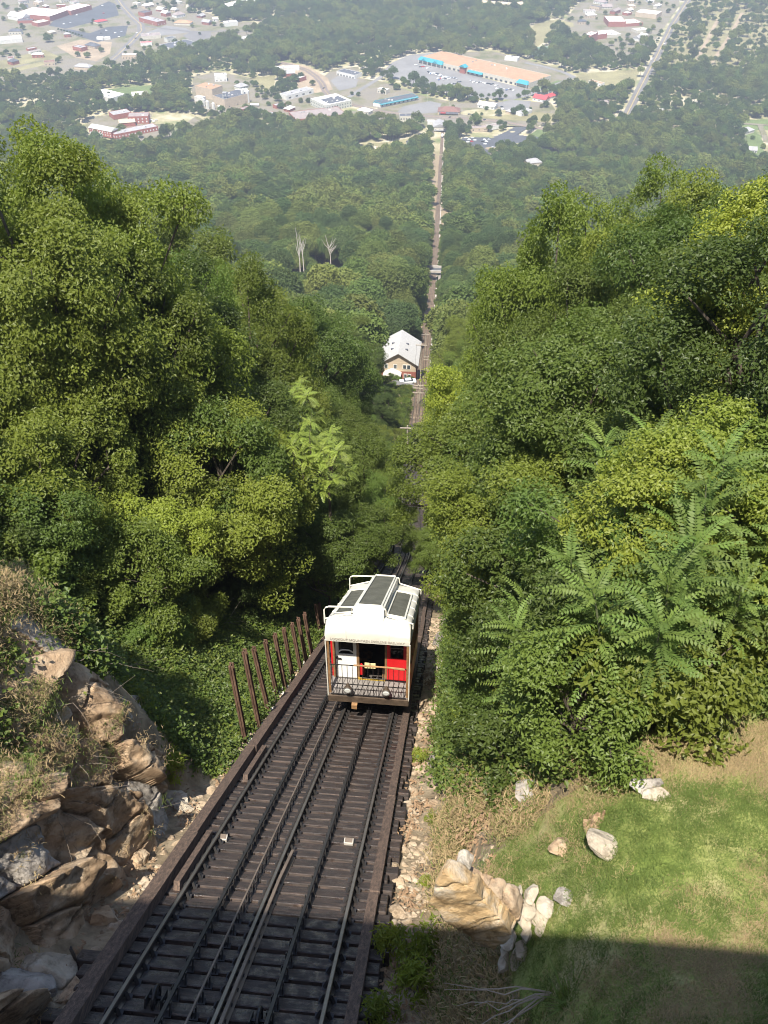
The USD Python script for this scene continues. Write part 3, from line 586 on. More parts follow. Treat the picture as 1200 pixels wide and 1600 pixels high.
# stones on the lawn and its edge
rock_at(828, 1262, 89, 66, 7, M['grey_rock'], 'boulder', 'grey boulder at the back left edge of the lawn', 'boulder', off=.1)
rock_at(806, 1279, 29, 27, 8, M['pale_rock'], 'boulder', 'small pale stone in front of the back left boulder', 'stone')
rock_at(1008, 1237, 54, 30, 9, M['grey_rock'], 'boulder', 'pinkish flat stone farthest back on the lawn', 'boulder', flat=.5)
rock_at(1024, 1252, 48, 18, 10, M['pale_rock'], 'boulder', 'low pale stone just before the farthest flat stone', 'stone')
rock_at(884, 1328, 75, 39, 11, M['sandstone'], 'boulder', 'brown earthy rock sunk in the lawn, left of the pale one', 'boulder', off=-.2)
rock_at(950, 1330, 83, 51, 12, M['pale_rock'], 'boulder', 'broad pale boulder in the middle of the lawn', 'boulder', off=-.1, flat=.5)
rock_at(888, 1412, 54, 45, 13, M['grey_rock'], 'boulder', 'grey rock half sunk at the lawn edge above the stacked stones', 'boulder')
rock_at(850, 1440, 48, 54, 14, M['pale_rock'], 'boulder', 'cream stone standing on top of the stacked stones', 'stone')
# rotten stump
q = T(940, 1290); s_ = thing('tree_stump', q, label='small splintered tree stump in the lawn', cat='stump')
M['deadwood'] = earthy('dead_wood', [(.3, (.2, .12, .075)), (.6, (.36, .25, .16)), (.75, (.45, .36, .27))], 12., 30., bump=.01)
b = MB(); r = np.random.default_rng(3)
for k in range(9):
    a = k * .7; p0 = np.array([math.cos(a) * .17, math.sin(a) * .14, -.05]); b.tube([p0 * 1.5, p0, p0 * .8 + [0, 0, r.uniform(.1, .3)]], [.06, .07, .01], 6)
b.tube([[0, 0, -.1], [0, 0, .1], [.02, 0, .13]], [.19, .15, .08], 9); obj('wood', b, M['deadwood'], s_)
# tilted sandstone slabs that stick out of the bank right of the track
q = T(735, 1455)
def slab(name, label, pts_px, back, thick, m, seed):
    """A slab whose near face has this outline (pixels on the plane Y = back of the outline)."""
    P3 = np.array([atY(x, y, back) for x, y in pts_px]); c = P3.mean(0)
    dvec = np.array([.25, .8, -.2]) * thick
    front = P3; rear = P3 + dvec
    r = np.random.default_rng(seed)
    import manifold3d
    mf = manifold3d.Manifold.hull_points(np.vstack([front, rear]).astype(np.float32)).refine_to_length(.035).to_mesh()
    m3 = trimesh.Trimesh(np.array(mf.vert_properties)[:, :3], np.array(mf.tri_verts), process=True)
    m3 = trimesh.smoothing.filter_taubin(m3, iterations=6)
    v = np.array(m3.vertices); n = np.array(m3.vertex_normals)
    d = (meshkit.fbm(v * 2.2, 4, seed) - .5) * .16 + (meshkit.fbm(v * 9, 3, seed + 1) - .5) * .05 - np.clip(.06 - np.abs(meshkit.noise(v @ rotm((.4, .6, .2)).T * [1, 1, 5.], seed) - .5), 0, .06) * .8
    v = v + n * d[:, None]
    x = thing(name, c, label=label, cat='rock'); obj('stone', (v - c, np.asarray(m3.faces)), m, x, smooth=35)
slab('rock_slab', 'big cream and ochre sandstone slab leaning at the lawn edge', [(690, 1362), (672, 1410), (705, 1445), (755, 1482), (772, 1485), (800, 1462), (785, 1440), (740, 1390)], 5.45, .28, M['ochre_rock'], 21)
slab('rock_slab', 'grey brown slab with a rounded rim, lying behind the ochre slab', [(715, 1372), (735, 1405), (780, 1440), (812, 1440), (800, 1415), (752, 1385)], 6.0, .3, M['sandstone'], 22)
slab('rock_slab', 'small white topped stone leaning above the slabs', [(712, 1350), (706, 1385), (722, 1392), (728, 1362)], 5.9, .3, M['pale_rock'], 24)
# remains of a dry stone wall
wq = T(828, 1492); wt = thing('stone_wall', wq, label='short ruined dry stone wall of pale stones at the lawn corner', cat='wall')
r = np.random.default_rng(12)
for row in range(6):
    x = -.42
    while x < .42:
        w = r.uniform(.12, .26); h = .13
        if not (row == 5 and x > .0):
            v, f = rock_mesh(int(r.integers(1e6)), (w / 2 * 1.15, .19, h / 2 * 1.2), cuts=22, sub=3, rough=.03, flat=.4)
            v = v * [1, 1, 1.12]; v = v @ rotz(-.25 + r.uniform(-.1, .1)).T + np.array([x + w / 2, .12 * row + .25 * x + r.uniform(-.04, .04), -.05 + row * .125])
            obj('stone', (v, f), M['pale_rock'], wt, smooth=30)
        x += w + .012
# rubble beside the track
M['rubble'] = rockmat('rubble_stone', (.2, .14, .09), (.34, .26, .18), (.46, .38, .29), .55)
M['rust_leaf'] = plain('dead_leaf', (.2, .125, .07), rough=.8, vary=.4)
protos = []
for k in range(5):
    pr = kind_of('rubble_stone'); obj('stone', rock_mesh(300 + k, (.11, .085, .05), cuts=10, sub=2, rough=.03, flat=.45), M['rubble'], pr, smooth=25); protos.append(pr)
n = 5200; r = np.random.default_rng(6)
rx, ry = r.uniform(2.2, 4.0, n), 1.5 + r.uniform(0, 1, n) ** 1.3 * 32
ry2 = r.uniform(2, 30, n // 3); rx2 = -r.uniform(2.2, 2.75, n // 3)
rx, ry = np.r_[rx, rx2], np.r_[ry, ry2]
scl = np.exp(r.normal(-.5, .5, len(rx))) * np.where(rx > 3.3, .7, 1); keep = r.uniform(size=len(rx)) < np.where(rx > 0, np.clip(.75 - (rx - 2.2) * .4, .08, 1), .3)
rx, ry, scl = rx[keep], ry[keep], np.clip(scl[keep], .15, 2.3)
scatter('track_rubble', protos, np.c_[rx, ry, H(rx, ry) + .005], r.uniform(0, 6.28, len(rx)), np.c_[scl, scl, scl * .8], r.integers(0, 5, len(rx)), 'pale stone rubble and chippings beside the sleepers', 'rubble')
# fallen leaves among the rubble
lp = []
for k in range(3):
    pr = kind_of('fallen_leaves'); rr = np.random.default_rng(40 + k); n0 = 26; c0 = np.c_[rr.normal(0, .14, (n0, 2)), rr.uniform(.0, .04, n0)]; a = rr.uniform(0, 6.28, n0); dv0 = np.c_[np.cos(a), np.sin(a), rr.normal(0, .3, n0)] * .06; sv0 = np.c_[-np.sin(a), np.cos(a), rr.normal(0, .3, n0)] * .022
    k4 = np.arange(n0)[:, None] * 4; obj('leaves', (np.stack([c0 - dv0, c0 + sv0, c0 + dv0, c0 - sv0], 1).reshape(-1, 3), np.vstack([k4 + [0, 1, 2], k4 + [0, 2, 3]])), M['rust_leaf'], pr); lp.append(pr)
r = np.random.default_rng(14); n = 650; x = np.r_[r.uniform(2.3, 4.2, n), -r.uniform(2.3, 4., n // 5)]; y = np.r_[2 + r.uniform(0, 1, n) ** 1.2 * 22, r.uniform(3, 14, n // 5)]
k = meshkit.fbm(np.c_[x * 1.3, y * .9, 0 * x], 3, 50) > .42; x, y = x[k], y[k]
scatter('leaf_litter', lp, np.c_[x, y, H(x, y) + .02], r.uniform(0, 6.28, len(x)), r.uniform(.5, 1.1, len(x)), r.integers(0, 3, len(x)), 'rust brown fallen leaves among the rubble', 'leaf litter')
# junction boxes on the sleepers, sign posts
for px, py, lab in ((348, 1309, 'small white box on the sleepers between left rail and cable'), (545, 1315, 'small white box on the sleepers near the right rail')):
    d = ray(px, py); t = (419.8 - .13 - CAM[2]) / (d[2] + SL * d[1]); q = CAM + t * d
    x = thing('junction_box', q, label=lab, cat='box'); v, f = cbox((.2, .13, .1), .01)
    obj('housing', (v, f), M['conc'], x); obj('lid', MB().box((0, 0, .058), (.16, .1, .014)), M['pale_rod'], x); obj('cable_stub', MB().tube([[.1, 0, 0], [.17, .02, -.03], [.2, .05, -.08]], .014, 5), M['black'], x)
for px, py, h, lab in ((124, 1512, .62, 'grey angle iron stake at the left sleeper ends'), (605, 1512, .55, 'grey angle iron stake at the right sleeper ends')):
    q = T(px, py); x = thing('stake', q, label=lab, cat='stake'); b = MB(); b.box((0, 0, h / 2), (.06, .012, h)); b.box((-.028, .03, h / 2), (.012, .06, h)); obj('angle_iron', b, M['rail'], x)
    obj('bracket', MB().box((-.1 if px > 400 else .1, .0, .1), (.22, .03, .05)), M['iron'], x)
# low retaining blocks on the right
for k, (px, py, w, h) in enumerate(((684, 1200, 34, 70), (690, 1150, 30, 40), (688, 1010, 26, 60), (694, 1050, 26, 44), (700, 980, 22, 40))):
    rock_at(px, py, w, h, 70 + k, M['grey_rock'], 'bank_rock', 'squared rock in the steep bank right of the track', 'rock', 'rocks of the bank right of the track', depthr=1.2, cuts=10, rot=(0, 0, .1 * k))
# ---------------------------------------------------------------- lawn
LAWN = np.array([(3.75, 8.4), (4.1, 6.9), (4.1, 5.35), (4.35, 4.2), (4.3, 1.2), (13, 1.2), (13, 17), (10.4, 14.2), (8.7, 12.3), (6.6, 10.2), (5.2, 8.9)])
import shapely
def inside(poly, x, y): return shapely.contains_xy(shapely.Polygon(poly), np.asarray(x, float), np.asarray(y, float))
lx, ly = np.meshgrid(np.arange(3.8, 13, .1), np.arange(1.2, 17, .1))
wob = .25 * (meshkit.fbm(np.stack([lx, ly, 0 * lx], -1) * 1.2, 3, 2) - .5)
lk = inside(LAWN, lx + wob, ly + wob)
def Hs(x, y):                                                 # the height of the built ground sheet itself
    from scipy.interpolate import RegularGridInterpolator
    global _rgi
    if '_rgi' not in globals(): _rgi = RegularGridInterpolator((gy, gx), ZZ, bounds_error=False, fill_value=None)
    return _rgi(np.stack([np.asarray(y, float), np.asarray(x, float)], -1))
M['turf'] = material('turf', {'g': ('geometry', {}), 'n': ('noise_texture', {'scale': .8, 'detail': 6., 'roughness': .62}), 'r': ('rgb_ramp', {'ramp': [(.36, (.16, .205, .05)), (.52, (.235, .255, .085)), (.62, (.33, .3, .145)), (.74, (.41, .35, .21))]}),
    'n2': ('noise_texture', {'scale': 30., 'detail': 5., 'roughness': .7}), 'r2': ('rgb_ramp', {'ramp': [(.3, (.65, .65, .6)), (.7, (1.25, 1.25, 1.2))]}), 'm': ('mix_color', {'blend_type': 'multiply', 'fac': 1., 'use_clamp': False}), 'b': ('bump', {'strength': 1., 'distance': .03}), 'p': ('principled_bsdf', {'roughness': .95, 'specular_ior_level': .15})},
    [('g.position', 'n.vector'), ('n.fac', 'r.fac'), ('g.position', 'n2.vector'), ('n2.fac', 'r2.fac'), ('r.color', 'm.a'), ('r2.color', 'm.b'), ('m.result', 'p.base_color'), ('n2.fac', 'b.height'), ('b.normal', 'p.normal')])
obj('lawn', grid_mesh(lx, ly, Hs(lx, ly) + .06, lk), M['turf'], smooth=True, kind='structure')
M['blade'] = leafy('grass_blade', [(0, (.10, .14, .03)), (.5, (.17, .2, .05)), (.78, (.28, .26, .1)), (1, (.4, .34, .18))], trans=.3, rough=.6, hue=.01, spec=.2)
M['straw'] = leafy('straw_blade', [(0, (.28, .21, .11)), (.5, (.4, .32, .19)), (1, (.2, .2, .06))], trans=.2, rough=.7, hue=.01, spec=.2)
def tuft(seed, n, h, spread, w=.006):
    r = np.random.default_rng(seed); c = np.c_[r.normal(0, spread, (n, 2)), np.zeros(n)]; a = r.uniform(0, 6.28, n); l = h * r.uniform(.5, 1.2, n); lean = r.uniform(.1, .9, n)
    s = np.c_[-np.sin(a), np.cos(a), 0 * a] * w / 2; d = np.c_[np.cos(a) * lean, np.sin(a) * lean, 1 - lean * .5]
    v = np.stack([c - s, c + s, c + d * l[:, None] * .6 + s * .8, c + d * l[:, None] * .6 - s * .8, c + d * l[:, None] + np.c_[np.cos(a), np.sin(a), -.3 + 0 * a] * (l * .35)[:, None]], 1).reshape(-1, 3)
    k = np.arange(n)[:, None] * 5
    return v, np.vstack([k + [0, 1, 2], k + [0, 2, 3], k + [3, 2, 4]])
gp = []
for k in range(3): pr = kind_of('grass_tuft'); obj('blades', tuft(k, 46, .055, .07), M['blade'], pr); gp.append(pr)
for k in range(2): pr = kind_of('straw_tuft'); obj('blades', tuft(9 + k, 40, .06, .08), M['straw'], pr); gp.append(pr)
n = 30000; r = np.random.default_rng(8); x, y = r.uniform(3.8, 12.5, n), r.uniform(1.5, 16, n); k = inside(LAWN, x, y); x, y = x[k], y[k]
dry = meshkit.fbm(np.c_[x * .8, y * .8, 0 * x + 3], 4, 21); th = meshkit.fbm(np.c_[x * .6, y * .6, 0 * x + 9], 4, 5)
keep = r.uniform(size=len(x)) < np.clip((th - .22) * 3.4, .3, 1); x, y, dry = x[keep], y[keep], dry[keep]
idx = np.where(dry + r.normal(0, .06, len(x)) > .57, r.integers(3, 5, len(x)), r.integers(0, 3, len(x)))
scatter('grass', gp, np.c_[x, y, Hs(x, y) + .055], r.uniform(0, 6.28, len(x)), r.uniform(.7, 1.25, len(x)), idx, 'short patchy lawn grass, green and straw coloured', 'grass')
# dry straw on the banks
n = 14000; x, y = r.uniform(3.2, 5.6, n), r.uniform(3, 12, n); k = ~inside(LAWN, x, y) & (r.uniform(size=n) < .75 * (meshkit.fbm(np.c_[x, y, 0 * x], 3, 4) > .4)); x, y = x[k], y[k]
x2, y2 = -r.uniform(4.6, 8.0, 5000), r.uniform(5.5, 13, 5000); x, y = np.r_[x, x2], np.r_[y, y2]
scatter('dry_grass', gp, np.c_[x, y, H(x, y)], r.uniform(0, 6.28, len(x)), r.uniform(1.2, 2.6, len(x)), r.choice([0, 3, 4, 4, 3], len(x)), 'dry straw and weeds on the banks', 'dry grass')

# dry grass on the ledges of the cliff
pts_ = cv.reshape(-1, 3); cs_f, cy_f = cs.reshape(-1), cy.reshape(-1); r = np.random.default_rng(29)
pk = r.choice(len(pts_), 9000, p=(lambda w: w / w.sum())(np.clip(cs_f - .25, 0, 1) ** 1.6 + .004)); pk = pk[(meshkit.fbm(np.c_[cy_f[pk] * .9, cs_f[pk] * 5, 0 * pk], 3, 12) > .5) | (cs_f[pk] > .86)]
scatter('ledge_grass', gp, pts_[pk], r.uniform(0, 6.28, len(pk)), r.uniform(.9, 2.2, len(pk)), r.choice([0, 1, 3, 4, 3], len(pk)), 'dry grass and weeds growing on ledges of the left cliff', 'dry grass')
# ---------------------------------------------------------------- foliage
def leaves(c, out, L, W, r, droop=.25, up=.5, fold=.18):
    """Folded four-point leaves at c; out = the way the light side looks."""
    n = len(c); nrm = out * .7 + r.normal(size=(n, 3)) * .55 + [0, 0, up]; nrm /= np.linalg.norm(nrm, axis=1, keepdims=True)
    a = r.normal(size=(n, 3)) + out * .5 - [0, 0, droop]; a -= (a * nrm).sum(1, keepdims=True) * nrm; a /= np.linalg.norm(a, axis=1, keepdims=True) + 1e-9
    s = np.cross(nrm, a); l = (L * r.uniform(.65, 1.25, n))[:, None]; w = (W * r.uniform(.7, 1.2, n))[:, None]
    v = np.stack([c, c + a * l * .5 + s * w / 2 + nrm * fold * w, c + a * l - nrm * l * .12, c + a * l * .5 - s * w / 2 + nrm * fold * w], 1).reshape(-1, 3)
    k = np.arange(n)[:, None] * 4
    return v, np.vstack([k + [0, 1, 2], k + [0, 2, 3]])
def crown(seed, rad, zc, nbranch, nclump, nleaf, L, W, cl=.5, low=-.75):
    r = np.random.default_rng(seed); rad = np.asarray(rad, float)
    u = []
    while len(u) < nbranch:
        d = r.normal(size=3); d /= np.linalg.norm(d)
        if d[2] > low and all(np.linalg.norm(d - e) > 1.05 / math.sqrt(nbranch) * 1.5 for e in u) or r.uniform() < .004: u.append(d)
    tips, C, O = [], [], []
    for d in u:
        bc = d * rad * r.uniform(.42, .98) * (1 - .12 * max(0, -d[2])); br = rad * r.uniform(.22, .38)
        tips.append(bc + [0, 0, zc])
        for k in range(nclump):
            e = r.normal(size=3) + d * .7 + [0, 0, .35]; e /= np.linalg.norm(e); cc = bc + e * br * r.uniform(.55, 1.12)
            n = int(nleaf * r.uniform(.6, 1.4)); q = r.normal(size=(n, 3)); q /= np.linalg.norm(q, axis=1, keepdims=True); q *= (r.uniform(.35, 1, n) ** .6)[:, None]
            sz = cl * r.uniform(.7, 1.3); q = q * [sz, sz, sz * .62]
            C.append(cc + q); o = q / sz * .8 + e * .6 + cc / rad * .35; O.append(o / (np.linalg.norm(o, axis=1, keepdims=True) + 1e-9))
    C, O = np.vstack(C) + [0, 0, zc], np.vstack(O)
    return leaves(C, O, L, W, r), tips
def limbs(seed, tips, base_r, fork, lean=0.):
    r = np.random.default_rng(seed); b = MB(); f = np.array([lean, 0, fork])
    b.tube([[0, 0, -.6], [0, 0, 0], f * [.4, 1, .5] + [.03, .02, 0], f, f + [0, 0, fork * .5]], np.array([1.5, 1.1, .9, .8, .5]) * base_r, 7)
    for t in tips:
        m = f * [1, 1, r.uniform(.7, 1.25)]; k = (m + t) / 2 + r.normal(size=3) * .12 * np.linalg.norm(t - m) * [1, 1, .5]
        b.tube([m, k, t, t + (t - k) * .35], np.array([.55, .38, .2, .06]) * base_r, 5)
    return b
M['bark'] = earthy('bark', [(.3, (.05, .04, .032)), (.6, (.12, .10, .08)), (.75, (.2, .17, .14))], 3., 12., bump=.02, aniso=(3, 3, .6))
M['leaf_olive'] = leafy('leaf_olive', [(0, (.125, .16, .022)), (.5, (.2, .245, .036)), (.9, (.28, .305, .055)), (.985, (.29, .295, .06)), (1., (.5, .3, .05))], hue=.012)
M['leaf_green'] = leafy('leaf_green', [(0, (.10, .145, .024)), (.5, (.163, .22, .038)), (.93, (.235, .29, .055)), (.992, (.25, .28, .055)), (1., (.48, .27, .06))], hue=.012)
M['leaf_dark'] = leafy('leaf_dark', [(0, (.075, .11, .02)), (.5, (.12, .163, .03)), (.95, (.18, .22, .045)), (1., (.21, .25, .07))], hue=.012)
M['leaf_lime'] = leafy('leaf_lime', [(0, (.2, .24, .03)), (.5, (.3, .34, .045)), (1., (.4, .41, .07))], hue=.008, trans=.45)
M['leaf_pinnate'] = leafy('leaf_pinnate', [(0, (.12, .175, .035)), (.6, (.2, .265, .055)), (1., (.28, .345, .10))], hue=.012, rough=.55, spec=.3)
leafkinds = ['leaf_olive', 'leaf_green', 'leaf_dark']
KINDS = {}
def make_kind(key, name, seed, rad, zc, nb, nc, nl, L, W, cl, m, base_r, fork):
    k = kind_of(name); (v, f), tips = crown(seed, rad, zc, nb, nc, nl, L, W, cl)
    obj('trunk', limbs(seed + 1, tips, base_r, fork, .1), M['bark'], k); obj('crown', (v, f), M[m], k); KINDS[key] = k
for i, m in enumerate(leafkinds + ['leaf_lime']):
    make_kind(('S', i), 'bush', 500 + i, (1.15, 1.15, .95), 1.0, 9, 6, 85, .105, .062, .34, m, .035, .35)
    for j in range(2 if i < 3 else 1):
        make_kind(('M', i, j), 'young_tree', 520 + 10 * i + j, (1.9, 1.9, 2.3), 2.7, 16, 8, 165, .105, .06, .44, m, .08, 1.3)
        make_kind(('L', i, j), 'broadleaf_tree', 560 + 10 * i + j, (2.9, 2.9, 3.6), 5.0, 26, 9, 290, .105, .062, .56, m, .17, 2.6)
for i, m in enumerate(leafkinds + ['leaf_lime']): make_kind(('T', i), 'slender_tree', 600 + i, (2.0, 2.0, 1.9), 4.6, 16, 8, 170, .105, .06, .44, m, .08, 2.6)
# ---- outlines of the near masses of trees (the places on the ground were chosen so that tops stay under them)
OL = np.array([(-200, 140), (0, 195), (60, 220), (100, 258), (150, 285), (165, 320), (200, 338), (225, 362), (300, 375), (340, 395), (400, 420), (430, 432), (480, 485), (510, 562), (560, 645), (600, 692), (622, 742), (630, 900)])
OB = np.array([(-200, 985), (0, 975), (60, 965), (130, 975), (200, 1005), (250, 1015), (330, 995), (400, 965), (460, 950), (500, 930), (560, 905), (620, 880), (640, 850)])
RL = np.array([(600, 900), (610, 760), (655, 742), (665, 640), (690, 562), (700, 515), (722, 480), (735, 400), (750, 372), (770, 335), (800, 325), (860, 345), (930, 350), (1000, 330), (1020, 300), (1040, 250), (1075, 237), (1110, 270), (1150, 290), (1200, 268), (1500, 240)])
RB = np.array([(640, 850), (690, 1215), (740, 1236), (830, 1216), (900, 1198), (1000, 1168), (1140, 1122), (1200, 1075), (1500, 980)])
def crown_px(g, h, rr, low=0.):
    a = np.linspace(0, 2 * np.pi, 9)[:-1]; c = np.array([g[0], g[1], g[2] + h * (.5 + low / 2)])
    q = [c + RIGHT * math.cos(t) * rr + ZU * math.sin(t) * h * (.5 - low / 2) for t in a]
    return proj(np.array(q))
def ok_left(p): return np.all(p[:, 1] > np.interp(p[:, 0], OL[:, 0], OL[:, 1])) and np.all(p[:, 1] < np.interp(p[:, 0], OB[:, 0], OB[:, 1])) and p[:, 0].max() < 640
def ok_right(p):
    xl = np.interp(p[:, 1], [600, 700, 760, 800, 840, 900, 950, 1260], [650, 648, 612, 625, 655, 668, 690, 688])
    return np.all(p[:, 1] > np.interp(p[:, 0], RL[:, 0], RL[:, 1])) and np.all(p[:, 1] < np.interp(p[:, 0], RB[:, 0], RB[:, 1])) and np.all(p[:, 0] > xl)
near_pts = []
DIM = {'S': (2.0, 1.3), 'M': (5.0, 2.2), 'L': (8.6, 3.3), 'T': (6.5, 2.2)}
cand = []
DIM = {'S': (2.0, 1.3), 'M': (5.0, 2.2), 'L': (8.6, 3.3), 'T': (6.5, 2.2)}
def place_near(side, n, xr, yr, seed, wts, okf, spacing, smax):
    r = np.random.default_rng(seed)
    for _ in range(n):
        y = yr[0] + (yr[1] - yr[0]) * r.uniform() ** 1.25; x = side * (xr[0] + (xr[1] - xr[0]) * r.uniform() ** 1.2); z = float(H(x, y)); g = np.array([x, y, z])
        nearedge = side < 0 and y < 17 and x > -5.2 - (17 - y) * .15
        if nearedge and x > -4.3: continue
        pp = proj(g)
        if pp[0] < -160 or pp[0] > 1360: continue
        order = {0: 'LMS', 1: 'MS', 2: 'S'}[int(r.choice(3, p=wts))]
        for cl in ('S' if nearedge else order):
            if side < 0 and y < 24 and cl == 'L' or side < 0 and y < 19 and cl == 'M': continue
            hgt, rr = DIM[cl]; s = r.uniform(.75, 1.2) * (smax if cl == 'L' else 1.); done = False
            if side > 0 and pp[1] > np.interp(pp[0], RB[:, 0], RB[:, 1]) - 4: continue
            for _t in range(6):
                if okf(crown_px(g, hgt * s, rr * s * .95)): done = True; break
                s *= .88
                if s < .62: break
            if done and near_pts and np.min(np.hypot(*(np.array(near_pts)[:, :2] - g[:2]).T)) < spacing * {'S': .55, 'M': .8, 'L': 1.15}[cl] * min(s, 1.2): done = False
            if done: break
        if not done: continue
        mi = int(r.choice(3, p=(.42, .4, .18) if side < 0 else (.3, .52, .18)))
        if r.uniform() < .13: mi = 3
        near_pts.append([x, y, s]); cand.append((g, cl, mi, int(r.integers(2)) if mi < 3 else 0, s, r.uniform(0, 6.28), (r.uniform(-5, 5), r.uniform(-5, 5) - side * 4), r.uniform(.92, 1.08), side))
place_near(-1, 1200, (3.2, 62), (16, 125), 31, (.6, .35, .05), ok_left, 2.2, 1.25)
place_near(-1, 900, (3.2, 40), (9, 60), 35, (.2, .5, .3), ok_left, 2.1, 1.)
place_near(-1, 900, (3.0, 20), (9, 50), 32, (.0, .3, .7), ok_left, 1.6, 1.)
place_near(-1, 1500, (4.3, 15), (8, 24), 38, (0, .12, .88), ok_left, 1.35, 1.)
place_near(1, 1200, (4.0, 62), (16, 125), 33, (.5, .4, .1), ok_right, 2.2, 1.3)
place_near(1, 900, (4.0, 40), (11, 60), 36, (.2, .5, .3), ok_right, 2.1, 1.)
place_near(1, 900, (3.4, 18), (8, 45), 34, (0, .3, .7), ok_right, 1.4, 1.)
for px, py, Yd, side, mi in ((12, 192, 27, -1, 0), (58, 214, 33, -1, 0), (128, 268, 30, -1, 0), (205, 352, 44, -1, 1), (300, 392, 52, -1, 1), (255, 410, 38, -1, 2), (400, 440, 62, -1, 2), (360, 440, 45, -1, 0), (458, 470, 74, -1, 2), (500, 560, 70, -1, 1), (160, 420, 30, -1, 0), (30, 400, 30, -1, 1),
                             (802, 322, 46, 1, 3), (868, 350, 44, 1, 0), (758, 372, 50, 1, 3), (1062, 232, 58, 1, 0), (1000, 325, 50, 1, 1), (1182, 262, 42, 1, 1), (1120, 300, 36, 1, 1), (940, 350, 48, 1, 0), (720, 500, 50, 1, 1), (1040, 300, 44, 1, 0), (690, 590, 46, 1, 0), (900, 420, 38, 1, 1), (1090, 400, 32, 1, 1)):
    c = atY(px, py, Yd); g = np.array([c[0], c[1], float(H(c[0], c[1]))]); s = (c[2] - g[2]) / 8.9
    if s < .3: print('hero low', px, py, s); continue
    cl = 'L' if s > .62 else 'M'; s = s if cl == 'L' else s * 8.9 / 5.0
    cl = 'L'
    while s > .45 and not (ok_left if side < 0 else ok_right)(crown_px(g, 8.6 * s, 3.1 * min(s, 1.15 + .25 * max(0, s - 1.15)))): s *= .95
    print('hero', px, py, round(s, 2), g.round(1))
    cand.append((g, cl, mi, int(px) % 2 if mi < 3 else 0, float(min(s, 2.5)), px * .1, (0, 0), 1.0, side))
for px, py, Yd, mi in ((250, 690, 20, 0), (185, 770, 17.5, 0), (500, 810, 31, 1), (530, 860, 33, 0), (340, 650, 27, 1), (560, 790, 40, 1), (410, 690, 30, 0), (585, 830, 45, 0), (130, 860, 15, 1), (600, 745, 62, 1), (615, 780, 55, 0), (595, 700, 75, 1)):
    c = atY(px, py, Yd); g = np.array([c[0], c[1], float(H(c[0], c[1]))]); s = (c[2] - g[2]) / 6.5
    if s < .3: print('low', px, py, s); continue
    cand.append((g, 'T', mi, 0, float(min(s, 1.5)), px * .1, (0, 6), 1.0, -1))
for px, py, Yd, mi in ((640, 740, 80, 0), (660, 720, 85, 1), (650, 790, 62, 1), (675, 770, 60, 0), (690, 830, 42, 1), (668, 850, 46, 0), (700, 720, 60, 0)):
    c = atY(px, py, Yd); g = np.array([max(c[0], float(xc(Yd)) + 2.6), c[1], 0.]); g[2] = float(H(g[0], g[1])); s = (c[2] - g[2]) / 6.5
    if s < .3: print('low', px, py, s); continue
    cand.append((g, 'T', mi, 0, float(min(s, 1.5)), px * .1, (0, -10), 1.0, 1))
# the photograph shows sun on the posts and on the bank below them: no bush or small tree may stand in that light
lit_pts = np.array([[-2.5, y, float(P(y)) + h] for y in np.arange(14, 27, 1.2) for h in (.6, 1.6, 2.6)] + [[x, y, float(H(x, y)) + .2] for x in (-3.4, -4.4, -5.4) for y in np.arange(12.5, 20, 1.2)] + [[x, y, float(H(x, y)) + .3] for x in (-3.3, -3.9, -4.5) for y in np.arange(5, 11.5, 1.)])
ZC = {'S': (1.0, 1.15, 1.1), 'M': (2.7, 2.0, 2.4), 'L': (5.0, 3.1, 3.7), 'T': (4.6, 2.1, 2.0)}; keep_ = []
for c in cand:
    z_, a_, b_ = ZC[c[1]]; s = c[4]; R3 = np.array([a_ * s, a_ * s, b_ * s]); o = (lit_pts - (c[0] + [0, 0, z_ * s])) / R3; d_ = SUN / R3
    A, B, C_ = d_ @ d_, o @ d_, (o * o).sum(1) - 1; nb_ = int(((B * B - A * C_ > 0) & (B < 0)).sum())
    if c[8] < 0 and c[1] != 'L' and nb_ >= 3: continue
    if c[8] < 0 and nb_ >= 3: print('shades', c[1], c[0].round(1), nb_)
    keep_.append(c)
print('light', len(cand), len(keep_)); cand = keep_
# keep only what is not wholly hidden behind nearer crowns
hidden = np.zeros((200, 150), bool); shown = []
uu, vv = np.meshgrid(np.arange(150) * 8 + 4, np.arange(200) * 8 + 4)
for c in sorted(cand, key=lambda c: float(proj(c[0])[2])):
    p = crown_px(c[0], DIM[c[1]][0] * c[4], DIM[c[1]][1] * (1.15 + .25 * (c[4] - 1.15) if c[4] > 1.15 else c[4]), .42 if c[1] == 'T' else 0.); m_, h_ = p.mean(0), (p.max(0) - p.min(0)) / 2
    if any(m_[0] + h_[0] * .9 > a0 and m_[0] - h_[0] * .9 < a1 and m_[1] + h_[1] * .9 > b0 and m_[1] - h_[1] * .9 < b1 for a0, a1, b0, b1 in ((604, 645, 522, 594), (358, 498, 962, 1160))): continue
    e = ((uu - m_[0]) / h_[0]) ** 2 + ((vv - m_[1]) / h_[1]) ** 2
    n_ = int((~hidden & (e < 1)).sum()); hidden |= e < .72
    if n_ >= 5 or (m_[0] < 0 or m_[0] > 1200) and c[0][1] < 45: shown.append((c, m_, n_))
SIZE = {'T': 'slender tree', 'S': 'bush', 'M': 'young tree', 'L': 'tree'}; HUE = ['olive green', 'fresh green', 'dark green', 'lime green']
